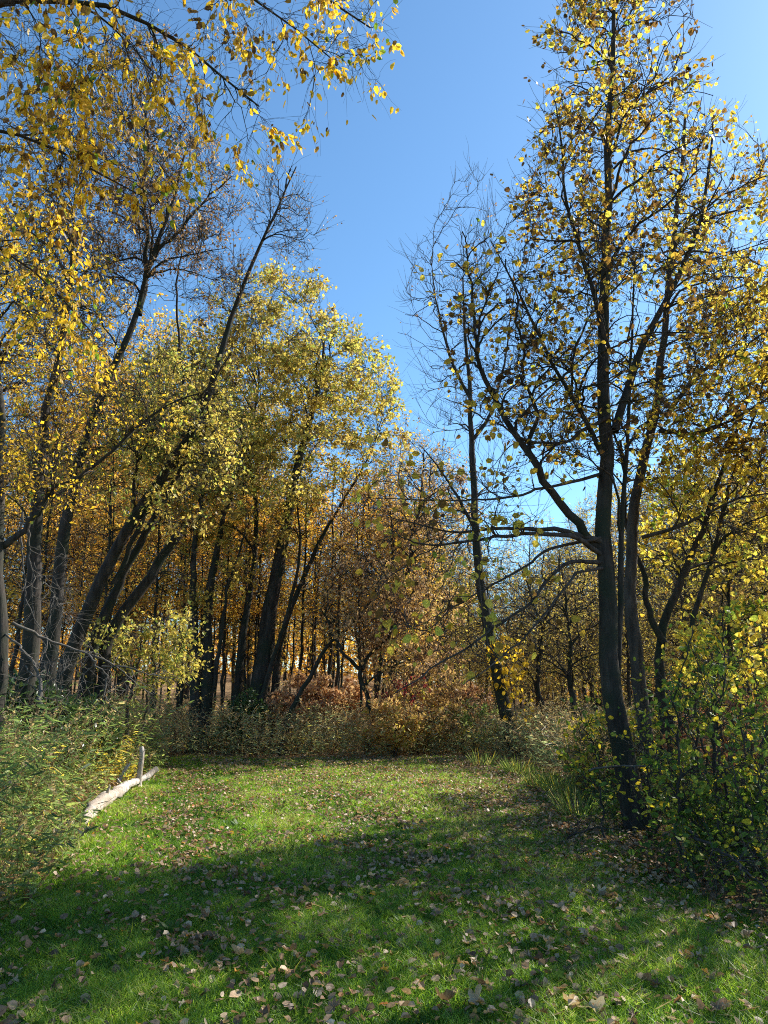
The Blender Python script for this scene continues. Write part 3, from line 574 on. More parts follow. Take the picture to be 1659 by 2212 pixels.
dead([(line((9.6, 10), (95, 1530), (70, 1460), (40, 1400), (12, 1370)), .028, .012), (line(9.8, (60, 1440), (90, 1500), (110, 1550)), .012, .005)], [E(90, 1470, 9.8, 80, 70, .6)], 271, 'grey dead limb standing in the ivy at the lower left')
dead([(line((10, 10.6), (30, 1345), (90, 1380), (190, 1415), (260, 1445), (330, 1500)), .022, .006), (line(10.2, (190, 1415), (230, 1470), (262, 1540)), .014, .005), (line(10.4, (220, 1440), (300, 1450), (370, 1480)), .012, .004)], [E(250, 1460, 10.4, 130, 60, .6), E(130, 1430, 10.3, 90, 60, .5)], 272, 'fan of grey dead branches arching down over the green weeds at left', ntw=130, n=(16, 40))
dead([(line((11, 10.8), (45, 1090), (42, 1160), (55, 1260), (75, 1330), (110, 1400)), .016, .005), (line(10.9, (60, 1120), (72, 1220), (78, 1350), (100, 1420)), .014, .004), (line(10.9, (80, 1240), (120, 1290), (150, 1350)), .010, .004)], [E(110, 1280, 10.9, 60, 110, .5)], 273, 'pale bare twigs hanging in front of the dark trunks at the left edge', ntw=110, n=(12, 30))

# ivy and dark green undergrowth shrubs at left
def shrub(name, u, Y, w, h, seed, lmat, mean, label, n=5, ntw=900, leafper=5, lsize=.075, spread=.16, z0=.25, bark=BARK2, width=.6, twr=.002, leafthr=-1.1, group=None, down=.1, cat='shrub', xy=None):
    b = base(u, Y) if xy is None else np.array([xy[0], xy[1], float(hgt(*xy)) - .05]); r_ = np.random.default_rng(seed); stems = []
    for i in range(n):
        a = r_.uniform(0, 6.28); rr = r_.uniform(.3, .8)
        e = b + [w * rr * math.cos(a), w * rr * .8 * math.sin(a), h * r_.uniform(.6, .95)]
        s0 = b + [.12 * math.cos(a), .12 * math.sin(a), 0]
        stems.append((np.array([s0, (s0 + e) / 2 + [0, 0, h * .12], e]), .006 + .008 * h, .004, .2))
    g = grow(stems, [(b + [0, 0, h * (.5 + z0 / 2)], np.array([w, w * .8, h * (.5 - z0 / 2)]))], seed, n=(16, 70), ntw=ntw, tw=.22, leafper=leafper, lsize=lsize, lmat=lmat, bark=bark, thr=-1.3, mean=mean, spread=spread, amp=.1,
             sides=5, kr=.006, rmin=(.004, .003, .002), twr=twr, leafthr=leafthr, width=width, gap=.9, down=down, rough=0)
    return stand(name, g, b, label, cat=cat, crown_name='foliage', trunk_name='stems', group=group)
shrub('ivy_bush', 50, 11.6, .9, 1.7, 281, IVY, .4, 'dark green ivy mound around the foot of the left edge trunks', ntw=1600, leafper=6, z0=.0)
shrub('ivy_bush', 150, 13.2, .9, 1.5, 282, IVY, .5, 'dark green bush at the foot of the leaning trunks', ntw=900, leafper=5, z0=.0)
shrub('shrub', 535, 19.6, .5, 1.5, 283, IVY, .6, 'round grey green vine clump at the foot of the big domed tree', ntw=700, leafper=5, z0=.0)
shrub('shrub', 660, 20.5, .9, 1.9, 284, SUMAC, .6, 'salmon pink leaved shrub behind the far weeds, left one of two', ntw=700, leafper=6, lsize=.12)
shrub('shrub', 740, 21, 1.0, 1.7, 285, SUMAC, .6, 'salmon orange leaved shrub behind the far weeds, right one of two', ntw=700, leafper=6, lsize=.12)
shrub('shrub', 985, 21.5, 1.0, 1.7, 286, SUMAC, .35, 'dull orange shrub left of the foot of the thin leafless tree', ntw=600, leafper=5, lsize=.11)
shrub('shrub', 882, 20.2, .55, 1.9, 287, leaf_mat('leaf_crimson', [(0, (.30, .03, .05)), (1, (.62, .12, .15))], .45), .5, 'small crimson red shrub among the orange leaves', ntw=260, leafper=5, lsize=.10)
shrub('shrub', 900, 19.2, 1.2, 1.7, 288, TAN, .7, 'yellow and orange leaved bush at the far edge of the lawn', ntw=650, leafper=3.5, lsize=.09, z0=0)
shrub('shrub', 845, 18.0, .8, 1.25, 289, TAN, .6, 'orange tan low bush right of the forked black trunk', ntw=800, leafper=6, lsize=.08, z0=0)
shrub('shrub', 1010, 19.4, 1.0, 1.3, 290, WEED, .65, 'mixed brown and green bush left of the dark weeds', ntw=350, leafper=3.5, lsize=.08, z0=0)

# ------------------------------------------------------------------ right hand foreground shrubs and saplings
shrub('shrub', 1590, 7.4, .75, 2.0, 301, GREEN, .82, 'broad leaved green and yellow shrub at the right edge', ntw=260, leafper=1.9, lsize=.056, n=8, spread=.2, width=.7, z0=.1)
shrub('shrub', 1500, 8.2, .7, 2.1, 302, GREEN, .82, 'tall yellow green shrub right of the thick curved trunk', ntw=240, leafper=1.9, lsize=.056, n=8, spread=.2, width=.7, z0=.1)
shrub('shrub', 1665, 6.6, .6, 1.5, 303, GREEN, .7, 'glossy green shrub cut by the right edge of the view', ntw=240, leafper=2.0, lsize=.058, n=7, width=.7, z0=.0)
shrub('shrub', 1600, 9.8, 1.0, 2.8, 304, Y_LINDEN, .75, 'bright yellow bush behind the right hand shrubs', ntw=500, leafper=2.6, lsize=.085, width=.8)
shrub('shrub', 1560, 9.0, .7, 1.6, 305, SUMAC, .05, 'dark rusty red bush between the right hand shrubs', ntw=350, leafper=3, lsize=.07)
shrub('shrub', 1265, 11.6, .45, 1.2, 306, GREEN, .88, 'thin yellow green shrub at the left side of the thick curved trunk', ntw=220, leafper=2.5, lsize=.075, width=.6)
shrub('shrub', 1345, 12.2, .8, 1.3, 307, GREEN, .9, 'lime yellow shrub in the gap behind the thick curved trunk', ntw=600, leafper=4, lsize=.075)
shrub('shrub', 1530, 7.1, .45, 1.0, 308, GREEN, .75, 'knee high yellow green shrub in front of the two trunks', ntw=220, leafper=3.5, lsize=.07)
shrub('shrub', 1650, 12.5, 1.3, 3.0, 309, GREEN, .75, 'large green and yellow bush far back at the right edge', ntw=600, leafper=3.2, lsize=.085, width=.8)
def sapling(seed, pts, label, env, leafper=1.2, r=.014):
    g = grow([(pts, r, .004, .25)], env, seed, n=(14, 40), ntw=160, tw=.25, leafper=leafper, lsize=.06, lmat=GREEN, bark=BARK, thr=-3, mean=.75, sides=6, kr=.006, rmin=(.004, .003, .002), twr=.002, rough=0)
    b = pts[0].copy(); stand('sapling', g, b, label)
sapling(311, np.vstack([[G(1322, 1830)], line(8.6, (1300, 1700), (1275, 1600), (1240, 1520))]), 'leafless dark sapling stem left of the thick curved trunk', [E(1290, 1620, 8.6, 70, 100, .4)])
sapling(312, np.vstack([[G(1490, 1905)], line(7.2, (1470, 1800), (1480, 1650), (1470, 1500), (1495, 1350))]), 'dark upright sapling in front of the broad leaved shrubs', [E(1480, 1620, 7.2, 90, 170, .5)], 2.2, .018)
sapling(313, np.vstack([[G(1580, 1890)], line(7.3, (1560, 1750), (1555, 1600), (1580, 1450), (1570, 1300))]), 'thin sapling with yellow leaves among the right hand shrubs', [E(1570, 1500, 7.3, 90, 190, .5)], 2.5)
sapling(314, np.vstack([[G(1420, 1820)], line(8.2, (1400, 1700), (1395, 1600), (1370, 1500))]), 'short bare sapling in front of the thick curved trunk', [E(1400, 1640, 8.2, 50, 110, .4)], .8)
dead([(line((8.3, 8.0), (1270, 1665), (1330, 1650), (1370, 1655), (1430, 1638), (1560, 1610)), .011, .006)], [E(1420, 1640, 8.1, 90, 30, .3)], 315, 'pale bent dead branch crossing in front of the thick curved trunk', n=(5, 10), ntw=20)
dead([(line((7.6, 7.8), (1230, 1810), (1280, 1780), (1340, 1790), (1380, 1830)), .009, .004)], [E(1280, 1790, 7.7, 70, 25, .3)], 316, 'thin fallen twig arching over the leaves at the right lawn edge', n=(5, 12), ntw=24, bark=BARK)
dead([(line((7.0, 5.6), (1480, 1790), (1540, 1830), (1600, 1880), (1665, 1950)), .014, .006)], [E(1600, 1850, 6.3, 60, 40, .4)], 317, 'bare branch slanting down through the shrubs at the right edge', n=(5, 12), ntw=24, bark=BARK2)
# ------------------------------------------------------------------ wood behind the clearing
def proto(seed, lmat, mean, h=11.0, cw=2.2, ntw=2600, leafper=2.9, lsize=.105, z0=.22, n=(24, 110, 420), bark=BARK, r=.10, label='', name='tree', stems=1, thr=-1.0, leafthr=-.9, **k):
    r_ = np.random.default_rng(seed); ss = []
    for i in range(stems):
        a = r_.uniform(-.9, .9, 2) * (1 if i else .5); s0 = np.array([i * .25, 0, -.3])
        ss.append((np.array([s0, s0 + [a[0] * .3, a[1] * .3, h * .35], s0 + [a[0] * .8, a[1] * .8, h * .7], s0 + [a[0] * 1.4, a[1] * 1.4, h * .97]]), r * r_.uniform(.7, 1), .012, .25))
    env = [(np.array([0, 0, h * (z0 + 1) / 2]), np.array([cw, cw, h * (1 - z0) / 2])), (np.array([0.3, 0, h * .45]), np.array([cw * .8, cw * .8, h * .28]))]
    g = grow(ss, env, seed, n=n, ntw=ntw, tw=.55, leafper=leafper, lsize=lsize, lmat=lmat, bark=bark, hexl=False, mean=mean, thr=thr, twr=.003, leafthr=leafthr, rmin=(.013, .007, .005), sides=7, **k)
    return plant(name, g, label)
protos = {
 'gold': [proto(401, ORANGE, .6, label='x', z0=.1), proto(402, ORANGE, .75, cw=2.6, stems=2, label='x', z0=.12)],
 'rust': [proto(403, RUST, .6, ntw=2400, leafper=2.6, label='x'), proto(404, TAN, .4, ntw=2400, leafper=3, label='x')],
 'olive': [proto(405, OLIVE, .42, label='x', leafper=2.8), proto(406, OLIVE, .3, stems=3, label='x', leafper=2.4)],
 'bare': [proto(407, OLIVE, .5, ntw=2600, bark=BARK2, leafper=1.1, up=1.3, twup=.4, ang=.6, label='x')],
 'pole': [proto(408, ORANGE, .55, cw=1.0, ntw=500, leafper=1.6, n=(12, 40, 90), r=.075, z0=.45, label='x')]}
H0 = 11.0
sky_u = [-400, 0, 400, 600, 700, 800, 880, 950, 1050, 1130, 1200, 1300, 1450, 1659, 2100]
sky_v = [450, 560, 650, 780, 900, 960, 1040, 1130, 1215, 1195, 1160, 1060, 950, 880, 800]
WL = {'gold': 'golden orange wood tree', 'rust': 'rusty brown wood tree', 'olive': 'dull olive yellow wood tree', 'bare': 'nearly leafless grey wood tree', 'pole': 'slim dark young trunk with few orange leaves'}
WG = {'gold': 'golden orange trees of the wood', 'rust': 'rusty brown trees of the wood', 'olive': 'olive yellow trees beyond the clearing', 'bare': 'leafless grey trees beyond the clearing', 'pole': 'slim young trunks of the wood'}
rng = np.random.default_rng(42); used = set()
RG = [(110, 'at the far left edge'), (260, 'behind the two leaning trunks'), (400, 'right of the leaning trunks'), (520, 'behind the dark clump of upright trunks'), (640, 'behind the big domed tree'),
      (760, 'behind the salmon shrubs'), (900, 'behind the forked black trunk'), (1030, 'left of the thin leafless tree'), (1180, 'right of the thin leafless tree'), (1330, 'just left of the thick curved trunk'), (1480, 'behind the yellow leaved trunks'), (9999, 'behind the right hand shrubs')]
def region(u): return next(t for m, t in RG if u < m)
def place(kind, u, Y, hf=1.0):
    v = np.interp(u, sky_u, sky_v); top = P(u, v, Y)[2]; x = P(u, 1400, Y)[0]; z = float(hgt(x, Y))
    H = (top - z) * hf
    if kind == 'pole': H = min(H, 8.0)
    lst = protos[kind]; p = lst[rng.integers(len(lst))]; s = H / H0
    sx = s if s > .8 else .5 * (s + .8)
    if p.name not in used:
        used.add(p.name); p.location = (x, Y, z); p.rotation_euler = (0, 0, rng.uniform(0, 6.28)); p.scale = (sx, sx, s); r = p
        r['label'] = WL[kind] + ' ' + region(u); r['group'] = WG[kind]
    else: r = copy_tree(p, (x, Y, z), rng.uniform(0, 6.28), sx, WL[kind] + ' ' + region(u), WG[kind], sz=s)
    return r
# rows from near to far
for Y, step, hf in ((24.5, 150, .6), (29, 120, .8), (34, 90, .92), (40, 75, 1.0), (47, 60, 1.0), (54, 55, 1.0)):
    u = (840 if Y == 54 else -150) + rng.uniform(0, step)
    while u < 1850:
        z = u + rng.normal() * 15
        if z < 780: kind = rng.choice(['gold', 'gold', 'rust', 'olive', 'pole', 'pole', 'gold'])
        elif z < 960: kind = rng.choice(['rust', 'rust', 'bare', 'gold', 'pole'])
        elif z < 1150: kind = rng.choice(['olive', 'bare', 'rust', 'bare'])
        else: kind = rng.choice(['olive', 'olive', 'bare', 'olive', 'rust'])
        if z > 860 and Y < 44: place('bare' if rng.random() < .5 else 'olive', z, Y + rng.uniform(-1.5, 1.5), .55 * rng.uniform(.8, 1.0))
        else:
            place(kind, z, Y + rng.uniform(-1.5, 1.5), hf * rng.uniform(.8, 1.0))
        u += step * rng.uniform(.75, 1.3) * (1.7 if u < 780 else 1)
for u, Y in ((18, 17), (92, 19), (215, 19), (250, 21), (345, 20), (372, 23), (395, 21.5), (490, 22.5), (505, 24), (585, 24), (640, 22), (668, 25), (705, 22), (735, 21), (860, 22.5), (890, 24)):
    o = place('pole', u, Y, 1.1); o.scale = (o.scale[0] * 1.5, o.scale[1] * 1.5, o.scale[2])
for u, Y in ((1150, 24), (1215, 26), (1265, 22), (1350, 21), (1470, 22), (1500, 19), (1545, 23), (1590, 20), (1630, 22), (1660, 18)):
    place('bare', u, Y, .8)
for u, Y, q in ((885, 30, 1.3), (925, 34, 1.35), (960, 31, 1.3), (1005, 36, 1.3), (1045, 30, 1.15), (1135, 33, 1.25), (1190, 37, 1.15), (1240, 31, .95), (1300, 35, 1.0)):
    place('bare', u, Y, q)
for k in range(64):                                    # slim dark trunks that crowd behind the far weeds
    place('pole', rng.uniform(-30, 930), rng.uniform(20.5, 30), rng.uniform(.8, 1.1))
for k, l in protos.items():
    for p in l:
        if p.name not in used:
            for c in list(p.children): bpy.data.objects.remove(c)
            bpy.data.objects.remove(p)

# far off wood that closes the horizon
rng = np.random.default_rng(90); b = Buf(); n = 420
fx = rng.uniform(-60, 65, n); fy = rng.uniform(56, 74, n); fz = hgt(fx, fy); hh = rng.uniform(4.5, 8, n)
tp = np.stack([np.stack([fx, fy, fz - .3], -1), np.stack([fx + rng.normal(size=n) * .6, fy, fz + hh * .6], -1), np.stack([fx + rng.normal(size=n), fy, fz + hh], -1)], 1)
tubes(b, tp, np.array([[.14, .09, .03]]) * rng.uniform(.6, 1.2, (n, 1)), 5, rng, .5, 1)
m = 42000; k = rng.integers(0, n, m); q = nrm(rng.normal(size=(m, 3))) * rng.random((m, 1)) ** .5 * np.stack([0 * k + 2.2, 0 * k + 2.2, hh[k] * .45], -1)
pp = np.stack([fx[k], fy[k], fz[k] + hh[k] * .52], -1) + q
leaves(b, pp, rng.normal(size=(m, 3)), .26 * rng.uniform(.6, 1.3, m), rng, np.clip(.45 + np.where(pp[:, 0] > 0, -.25, .1) + .15 * np.sin(k * 3.7) + .15 * rng.normal(size=m), 0, 1), 0, hex_=False, width=.7)
m = 26000; px_ = rng.uniform(-60, 65, m); py_ = rng.uniform(56, 76, m)
leaves(b, np.stack([px_, py_, hgt(px_, py_) + rng.uniform(0, 3.2, m)], -1), rng.normal(size=(m, 3)), .3 * rng.uniform(.6, 1.3, m), rng, np.clip(.4 + .2 * rng.normal(size=m), 0, 1), 0, hex_=False, width=.7)
tag(ob('distant_wood', b.mesh('distant_wood', (ORANGE, BARK))), 'far off brown autumn wood closing the view between the trunks', None, kind='stuff')

_dn = Noise(np.random.default_rng(561), 1.5)
def dens_(x, y): return _dn(np.stack([x, y, 0 * x], -1))
# ------------------------------------------------------------------ weeds round the lawn
def weeds(name, xy, H, seed, mats, per=9, ll=.09, lw=.22, tone=.45, spread=.2, plume=.25, label='', lean=.25, r=.0025, yellow=None, drop=.5, tscale=1.3):
    rng = np.random.default_rng(seed); n = len(xy); b = Buf(); cn = Noise(rng, tscale)
    base_ = np.stack([xy[:, 0], xy[:, 1], hgt(xy[:, 0], xy[:, 1]) - .03], -1)
    q = cn(base_); Hh = H * rng.uniform(.5, 1.15, n) * (1 + .12 * Noise(rng, .9)(base_))
    d = np.concatenate([rng.normal(size=(n, 2)) * lean, np.ones((n, 1))], 1); bend = rng.normal(size=(n, 3)) * .3 * [1, 1, .2]
    t = np.linspace(0, 1, 6)[None, :, None]
    pts = base_[:, None] + d[:, None] * Hh[:, None, None] * t + bend[:, None] * Hh[:, None, None] * t ** 2.5
    tubes(b, pts, np.linspace(1, .5, 6)[None] * np.full((n, 1), r), 3, rng, np.clip(.5 + .2 * rng.normal(size=n), 0, 1), 1)
    m = n * per; k = np.repeat(np.arange(n), per); tt = rng.uniform(.1, 1, m) * 4.99; i = tt.astype(int); a = (tt - i)[:, None]
    p = pts[k, i] * (1 - a) + pts[k, i + 1] * a; an = rng.uniform(0, 6.28, m)
    dd = np.stack([np.cos(an), np.sin(an), rng.uniform(-.2 - drop, .9 - drop, m)], -1)
    tn = tone + .11 * cn(p) + spread * rng.normal(size=m)
    if yellow is not None: tn = np.where(yellow(p), .97 + .03 * rng.random(m), tn)
    leaves(b, p, dd, ll * rng.uniform(.5, 1.3, m), rng, np.clip(tn, 0, 1), 0, width=lw, hex_=True)
    k = np.where(rng.random(n) < plume)[0]
    if len(k):
        c = 16; kk = np.repeat(k, c); f = rng.random(len(kk)) ** .7
        p = pts[kk, -1] * 1.0 - (pts[kk, -1] - pts[kk, -2]) * f[:, None] * 1.1; an = rng.uniform(0, 6.28, len(kk))
        dd = np.stack([np.cos(an), np.sin(an), rng.uniform(.2, 1.1, len(kk))], -1)
        leaves(b, p, dd, .05 * rng.uniform(.4, 1.3, len(kk)), rng, np.clip(rng.normal(.6, .25, len(kk)), 0, 1), 1, width=.45, hex_=False)
    return tag(ob(name, b.mesh(name, mats)), label, None, kind='stuff')
def scatter(rng, n, x0, x1, y0, y1, f):
    x = rng.uniform(x0, x1, n); y = rng.uniform(y0, y1, n); k = f(x, y); return np.stack([x[k], y[k]], -1)
rng = np.random.default_rng(77)
ngap = Noise(rng, 1.1)
def off(x, y, m=-.05): return ~on_lawn(x, y, -m if m else 0)
# left: tall goldenrod
lgp = np.array([G(160, 1795), G(200, 1765), G(240, 1735), G(280, 1712), G(300, 1700), G(335, 1672), G(290, 1730), G(250, 1755)])
def nolog(x, y): return (np.sqrt((x[:, None] - lgp[:, 0]) ** 2 + (y[:, None] - lgp[:, 1]) ** 2).min(1) > .5)
f = lambda x, y: nolog(x, y) & (x < edges(y)[0] + .05) & (x > edges(y)[0] - 4.2) & (x > -.56 * y - 1.6)
xy = scatter(rng, 12000, -11, -2.4, 3.5, 17.5, f)
near = xy[:, 0] > edges(xy[:, 1])[0] - .45
yc = [G(190, 1700), G(165, 1770), G(250, 1690)]
def yel(p):
    m = np.zeros(len(p), bool)
    for c in yc: m |= (np.linalg.norm(p[:, :2] - c[:2], axis=1) < .45)
    return m & (np.random.default_rng(3).random(len(p)) < .55) & (p[:, 2] < .9)
weeds('weeds', xy[~near], 1.3, 501, (WEED, DRY), per=16, ll=.12, lw=.16, plume=.3, label='tall green goldenrod with faded seed heads along the left of the lawn', yellow=yel, tone=.36, spread=.17)
weeds('weeds', xy[near], .6, 502, (WEED, DRY), per=11, ll=.10, plume=.1, label='low green weeds fringing the left edge of the lawn', yellow=yel, tone=.52)
# far band
f = lambda x, y: ~on_lawn(x, y, 0) & (y > 16.2) & (x > -9)
xy = scatter(rng, 4600, -9, 1.2, 15.5, 24, f)
weeds('weeds', xy, 1.05, 503, (WEED_PALE, DRY), per=8, ll=.13, lw=.17, plume=.45, r=.0022, tone=.6, spread=.2, label='band of grey green weeds and grasses behind the far edge of the lawn')
f = lambda x, y: (x > edges(y)[1] - .05) | ((y > 17.2))
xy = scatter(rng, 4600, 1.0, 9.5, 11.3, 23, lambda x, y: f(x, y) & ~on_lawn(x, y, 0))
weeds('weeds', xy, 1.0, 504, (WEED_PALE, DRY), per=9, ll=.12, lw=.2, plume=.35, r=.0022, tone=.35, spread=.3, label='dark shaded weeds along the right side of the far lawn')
xy = scatter(rng, 1500, -9, 6, 15.5, 23, lambda x, y: ~on_lawn(x, y, 0) & (y > 16.2))
weeds('dry_grass', xy, 1.15, 509, (DRY, DRY), per=5, ll=.25, lw=.06, plume=.8, r=.003, tone=.7, lean=.22, label='pale dry stalks standing among the weeds behind the far lawn edge', drop=-.2)
# dry tan grass clump right
xy = scatter(rng, 800, 2.4, 4.4, 11.0, 14.6, lambda x, y: ~on_lawn(x, y, -.1))
weeds('dry_grass', xy, 1.05, 505, (DRY, DRY), per=8, ll=.22, lw=.07, plume=.9, r=.003, tone=.5, lean=.2, label='tan dry grass stalks by the right edge of the lawn', drop=-.2)
# right foreground undergrowth
f = lambda x, y: (x > edges(y)[1] - .05) & (x < .56 * y + 1.2) & (np.hypot(x - 2.62, y - 8.3) > .75)
xy = scatter(rng, 3800, 1.9, 8, 4.6, 11.8, f)
weeds('undergrowth', xy, .5, 506, (GREEN, BARK2), per=6, ll=.06, lw=.6, plume=0, tone=.45, spread=.3, lean=.4, label='dark leafy undergrowth along the right edge of the lawn', drop=.2)
xy = scatter(rng, 700, 2.4, 8, 5.2, 11.8, f)
weeds('undergrowth', xy, 1.0, 507, (GREEN, BARK2), per=10, ll=.07, lw=.55, plume=0, tone=.72, spread=.22, lean=.3, label='taller yellow green saplings and stems in the right hand undergrowth', drop=.2)
# a few broad grass tufts at the right back
tb = Buf(); r_ = np.random.default_rng(508)
for (u, v) in ((1165, 1700), (1205, 1712), (1120, 1672), (1235, 1735), (1040, 1655), (1250, 1765)):
    c = G(u, v); n = r_.integers(60, 170); a = r_.uniform(0, 6.28, n); rr = .22 * np.sqrt(r_.random(n)); s = c + np.stack([rr * np.cos(a), rr * np.sin(a), 0 * a], -1)
    d = np.stack([np.cos(a) * .6, np.sin(a) * .6, np.ones(n)], -1) + .2 * r_.normal(size=(n, 3))
    leaves(tb, s, d, .36 * r_.uniform(.4, 1.1, n), r_, np.clip(r_.normal(.6, .2, n), 0, 1), 0, width=.035, fold=.1)
tag(ob('coarse_grass', tb.mesh('grass_tuft', (WEED,))), 'coarse green grass tufts at the right edge of the lawn', None, kind='stuff')

# small broad leaved weeds, taller tufts and straw in the lawn
rng = np.random.default_rng(560); wb = Buf(); n = 520
y = 3.4 + 9 * rng.random(n); x = rng.uniform(-5, 5, n); k = on_lawn(x, y, 0) & (np.abs(x) < .56 * y + .5); x = x[k]; y = y[k]; n = len(x)
m = 7; kk = np.repeat(np.arange(n), m); an = rng.uniform(0, 6.28, n * m); sz = np.repeat(rng.uniform(.03, .085, n), m)
s0 = np.stack([x[kk] + .03 * np.cos(an), y[kk] + .03 * np.sin(an), hgt(x[kk], y[kk]) + .03], -1)
leaves(wb, s0, np.stack([np.cos(an), np.sin(an), rng.uniform(.1, .9, n * m)], -1), sz, rng, np.clip(rng.normal(.5, .12, n * m), 0, .8), 0, width=.5)
n = 260; y = 3.2 + 10 * rng.random(n); x = rng.uniform(-5, 5, n); k = on_lawn(x, y, 0) & (np.abs(x) < .56 * y + .5); x = x[k]; y = y[k]; n = len(x); m = 22
kk = np.repeat(np.arange(n), m); an = rng.uniform(0, 6.28, n * m); rr = .05 * rng.random(n * m)
s0 = np.stack([x[kk] + rr * np.cos(an), y[kk] + rr * np.sin(an), hgt(x[kk], y[kk])], -1)
leaves(wb, s0, np.stack([np.cos(an) * .5, np.sin(an) * .5, np.ones(n * m)], -1) + .2 * rng.normal(size=(n * m, 3)), np.repeat(rng.uniform(.09, .16, n), m) * rng.uniform(.5, 1.1, n * m), rng, np.clip(rng.normal(.55, .15, n * m), 0, .85), 0, width=.045, fold=.1)
n = 2600; y = 3.2 + 14 * rng.random(n) ** 1.3; x = rng.uniform(-5, 5, n); k = on_lawn(x, y, 0) & (dens_(x, y) > .2); x = x[k]; y = y[k]; n = len(x); an = rng.uniform(0, 6.28, n)
leaves(wb, np.stack([x, y, hgt(x, y) + .05], -1), np.stack([np.cos(an), np.sin(an), rng.normal(size=n) * .25], -1), rng.uniform(.06, .16, n), rng, rng.random(n), 1, width=.04, fold=.1)
tag(ob('lawn_weeds', wb.mesh('lawn_weeds', (GREEN, DRY))), 'small weeds, coarse tufts and bits of straw in the lawn', None, kind='stuff')

# ------------------------------------------------------------------ fallen log
rng = np.random.default_rng(600)
lg = np.array([G(175, 1790) + [0, 0, .05], G(215, 1752) + [0, 0, .10], G(262, 1722) + [0, 0, .13], G(292, 1705) + [0, 0, .12], P(318, 1680, G(292, 1705)[1] + .25), P(341, 1661, G(292, 1705)[1] + .4)])
q = resample(lg, 40, .006, rng); rad = np.interp(np.linspace(0, 1, 40), [0, .1, .3, .42, .46, .6, .66, .72, .8, .97, 1], [.05, .09, .11, .12, .085, .115, .06, .075, .06, .062, .045]) * (.82 + .09 * rng.normal(size=40))
b = Buf(); q = q + np.cumsum(rng.normal(size=q.shape), 0) * [.006, .006, .003]; tubes(b, q[None], rad[None], 18, rng, rough=.10, cap=True)
kn = np.array([q[14] + [.02, 0, .04], q[14] + [.07, -.02, .20]]); tubes(b, kn[None], np.array([[.03, .014]]), 7, rng, cap=True)
kn = np.array([q[24] + [-.02, 0, .03], q[24] + [-.12, .03, .13]]); tubes(b, kn[None], np.array([[.022, .010]]), 7, rng, cap=True)
log = tag(ob('fallen_log', b.mesh('fallen_log', (LOG,), True)), 'pale weathered fallen log with peeling bark at the left edge of the lawn', 'log')
c0 = G(296, 1712)
b = Buf(); s = resample(np.array([P(299, 1712, c0[1] + .35), P(300, 1680, c0[1] + .35), P(302, 1650, c0[1] + .35), P(305, 1613, c0[1] + .35)]), 16, .003, rng)
tubes(b, s[None], np.interp(np.linspace(0, 1, 16), [0, .5, .95, 1], [.055, .042, .04, .03])[None], 12, rng, rough=.05, cap=True)
s2 = np.array([[P(304, 1626, c0[1] + .35), P(316, 1619, c0[1] + .35)]])
tubes(b, s2, np.array([[.016, .005]]), 6, rng)
ob('upright_stub', b.mesh('upright_stub', (LOG,), True), log)
b = Buf(); s = resample(np.array([P(256, 1690, c0[1] + .2), P(266, 1668, c0[1] + .2), P(282, 1648, c0[1] + .25)]), 10, .004, rng)
tubes(b, s[None], np.linspace(.03, .014, 10)[None], 7, rng, rough=.2, cap=True)
s = resample(np.array([P(262, 1676, c0[1] + .2), P(271, 1655, c0[1] + .2), P(275, 1651, c0[1] + .2)]), 8, .004, rng)
tubes(b, s[None], np.linspace(.03, .008, 8)[None], 6, rng, rough=.12, cap=True)
ob('splintered_stub', b.mesh('splintered_stub', (LOG,), True), log)

# ------------------------------------------------------------------ fallen leaves
def leaf_shape(seed, L, mean):
    """one curled, lobed dry leaf about L long, with a stalk"""
    r_ = np.random.default_rng(seed); K = 42; th = np.linspace(0, 2 * np.pi, K, endpoint=False)
    lob = r_.choice([3, 5, 5, 7]); amp = r_.uniform(.22, .42)
    R_ = .36 * (1 + amp * (np.abs(np.cos(lob * th / 2)) * 2 - 1.2) + .07 * r_.normal(size=K)) * (1 + .18 * np.cos(th))
    fr = np.array([.35, .7, 1.0]); X = fr[:, None] * R_ * np.cos(th); Yv = fr[:, None] * R_ * np.sin(th) * r_.uniform(.75, 1)
    c1, c2 = r_.uniform(-1.2, 2.2), r_.uniform(.6, 3.4); ph = r_.uniform(0, 6.28)
    Z = c1 * X ** 2 + c2 * Yv ** 2 + .07 * np.sin(2 * th + ph) * fr[:, None] + .03 * r_.normal(size=Z_shape(X)) * fr[:, None] - .12 * np.cos(lob * th) * fr[:, None] ** 2 * amp
    V = np.concatenate([[[0, 0, 0]], np.stack([X, Yv, Z], -1).reshape(-1, 3)]) * L
    k = np.arange(K); k2 = (k + 1) % K
    tris = np.stack([0 * k, 1 + k, 1 + k2], -1)
    Q = np.concatenate([np.stack([1 + j * K + k, 1 + (j + 1) * K + k, 1 + (j + 1) * K + k2, 1 + j * K + k2], -1) for j in range(2)])
    st = np.array([[-.3, 0, .0], [-.55, .02, .05], [-.75, .05, .04]]) * L; n0 = len(V)
    V = np.concatenate([V, st + [0, .006 * L, 0], st - [0, .006 * L, 0]]); Q = np.concatenate([Q, [[n0, n0 + 1, n0 + 4, n0 + 3], [n0 + 1, n0 + 2, n0 + 5, n0 + 4]]])
    nf = len(Q) + len(tris)
    return mesh_np('fallen_leaf', V, Q, tris, {'tone': np.clip(mean + .05 * r_.normal(size=nf), 0, 1)}, None, True, (LITTER,))
def Z_shape(a): return a.shape
kinds = [('brown', .3, 'brown curled'), ('tan', .62, 'pale tan'), ('light', .8, 'light papery'), ('dark', .1, 'dark shrivelled'), ('orange', .93, 'orange'), ('yellow', 1.0, 'yellow')]
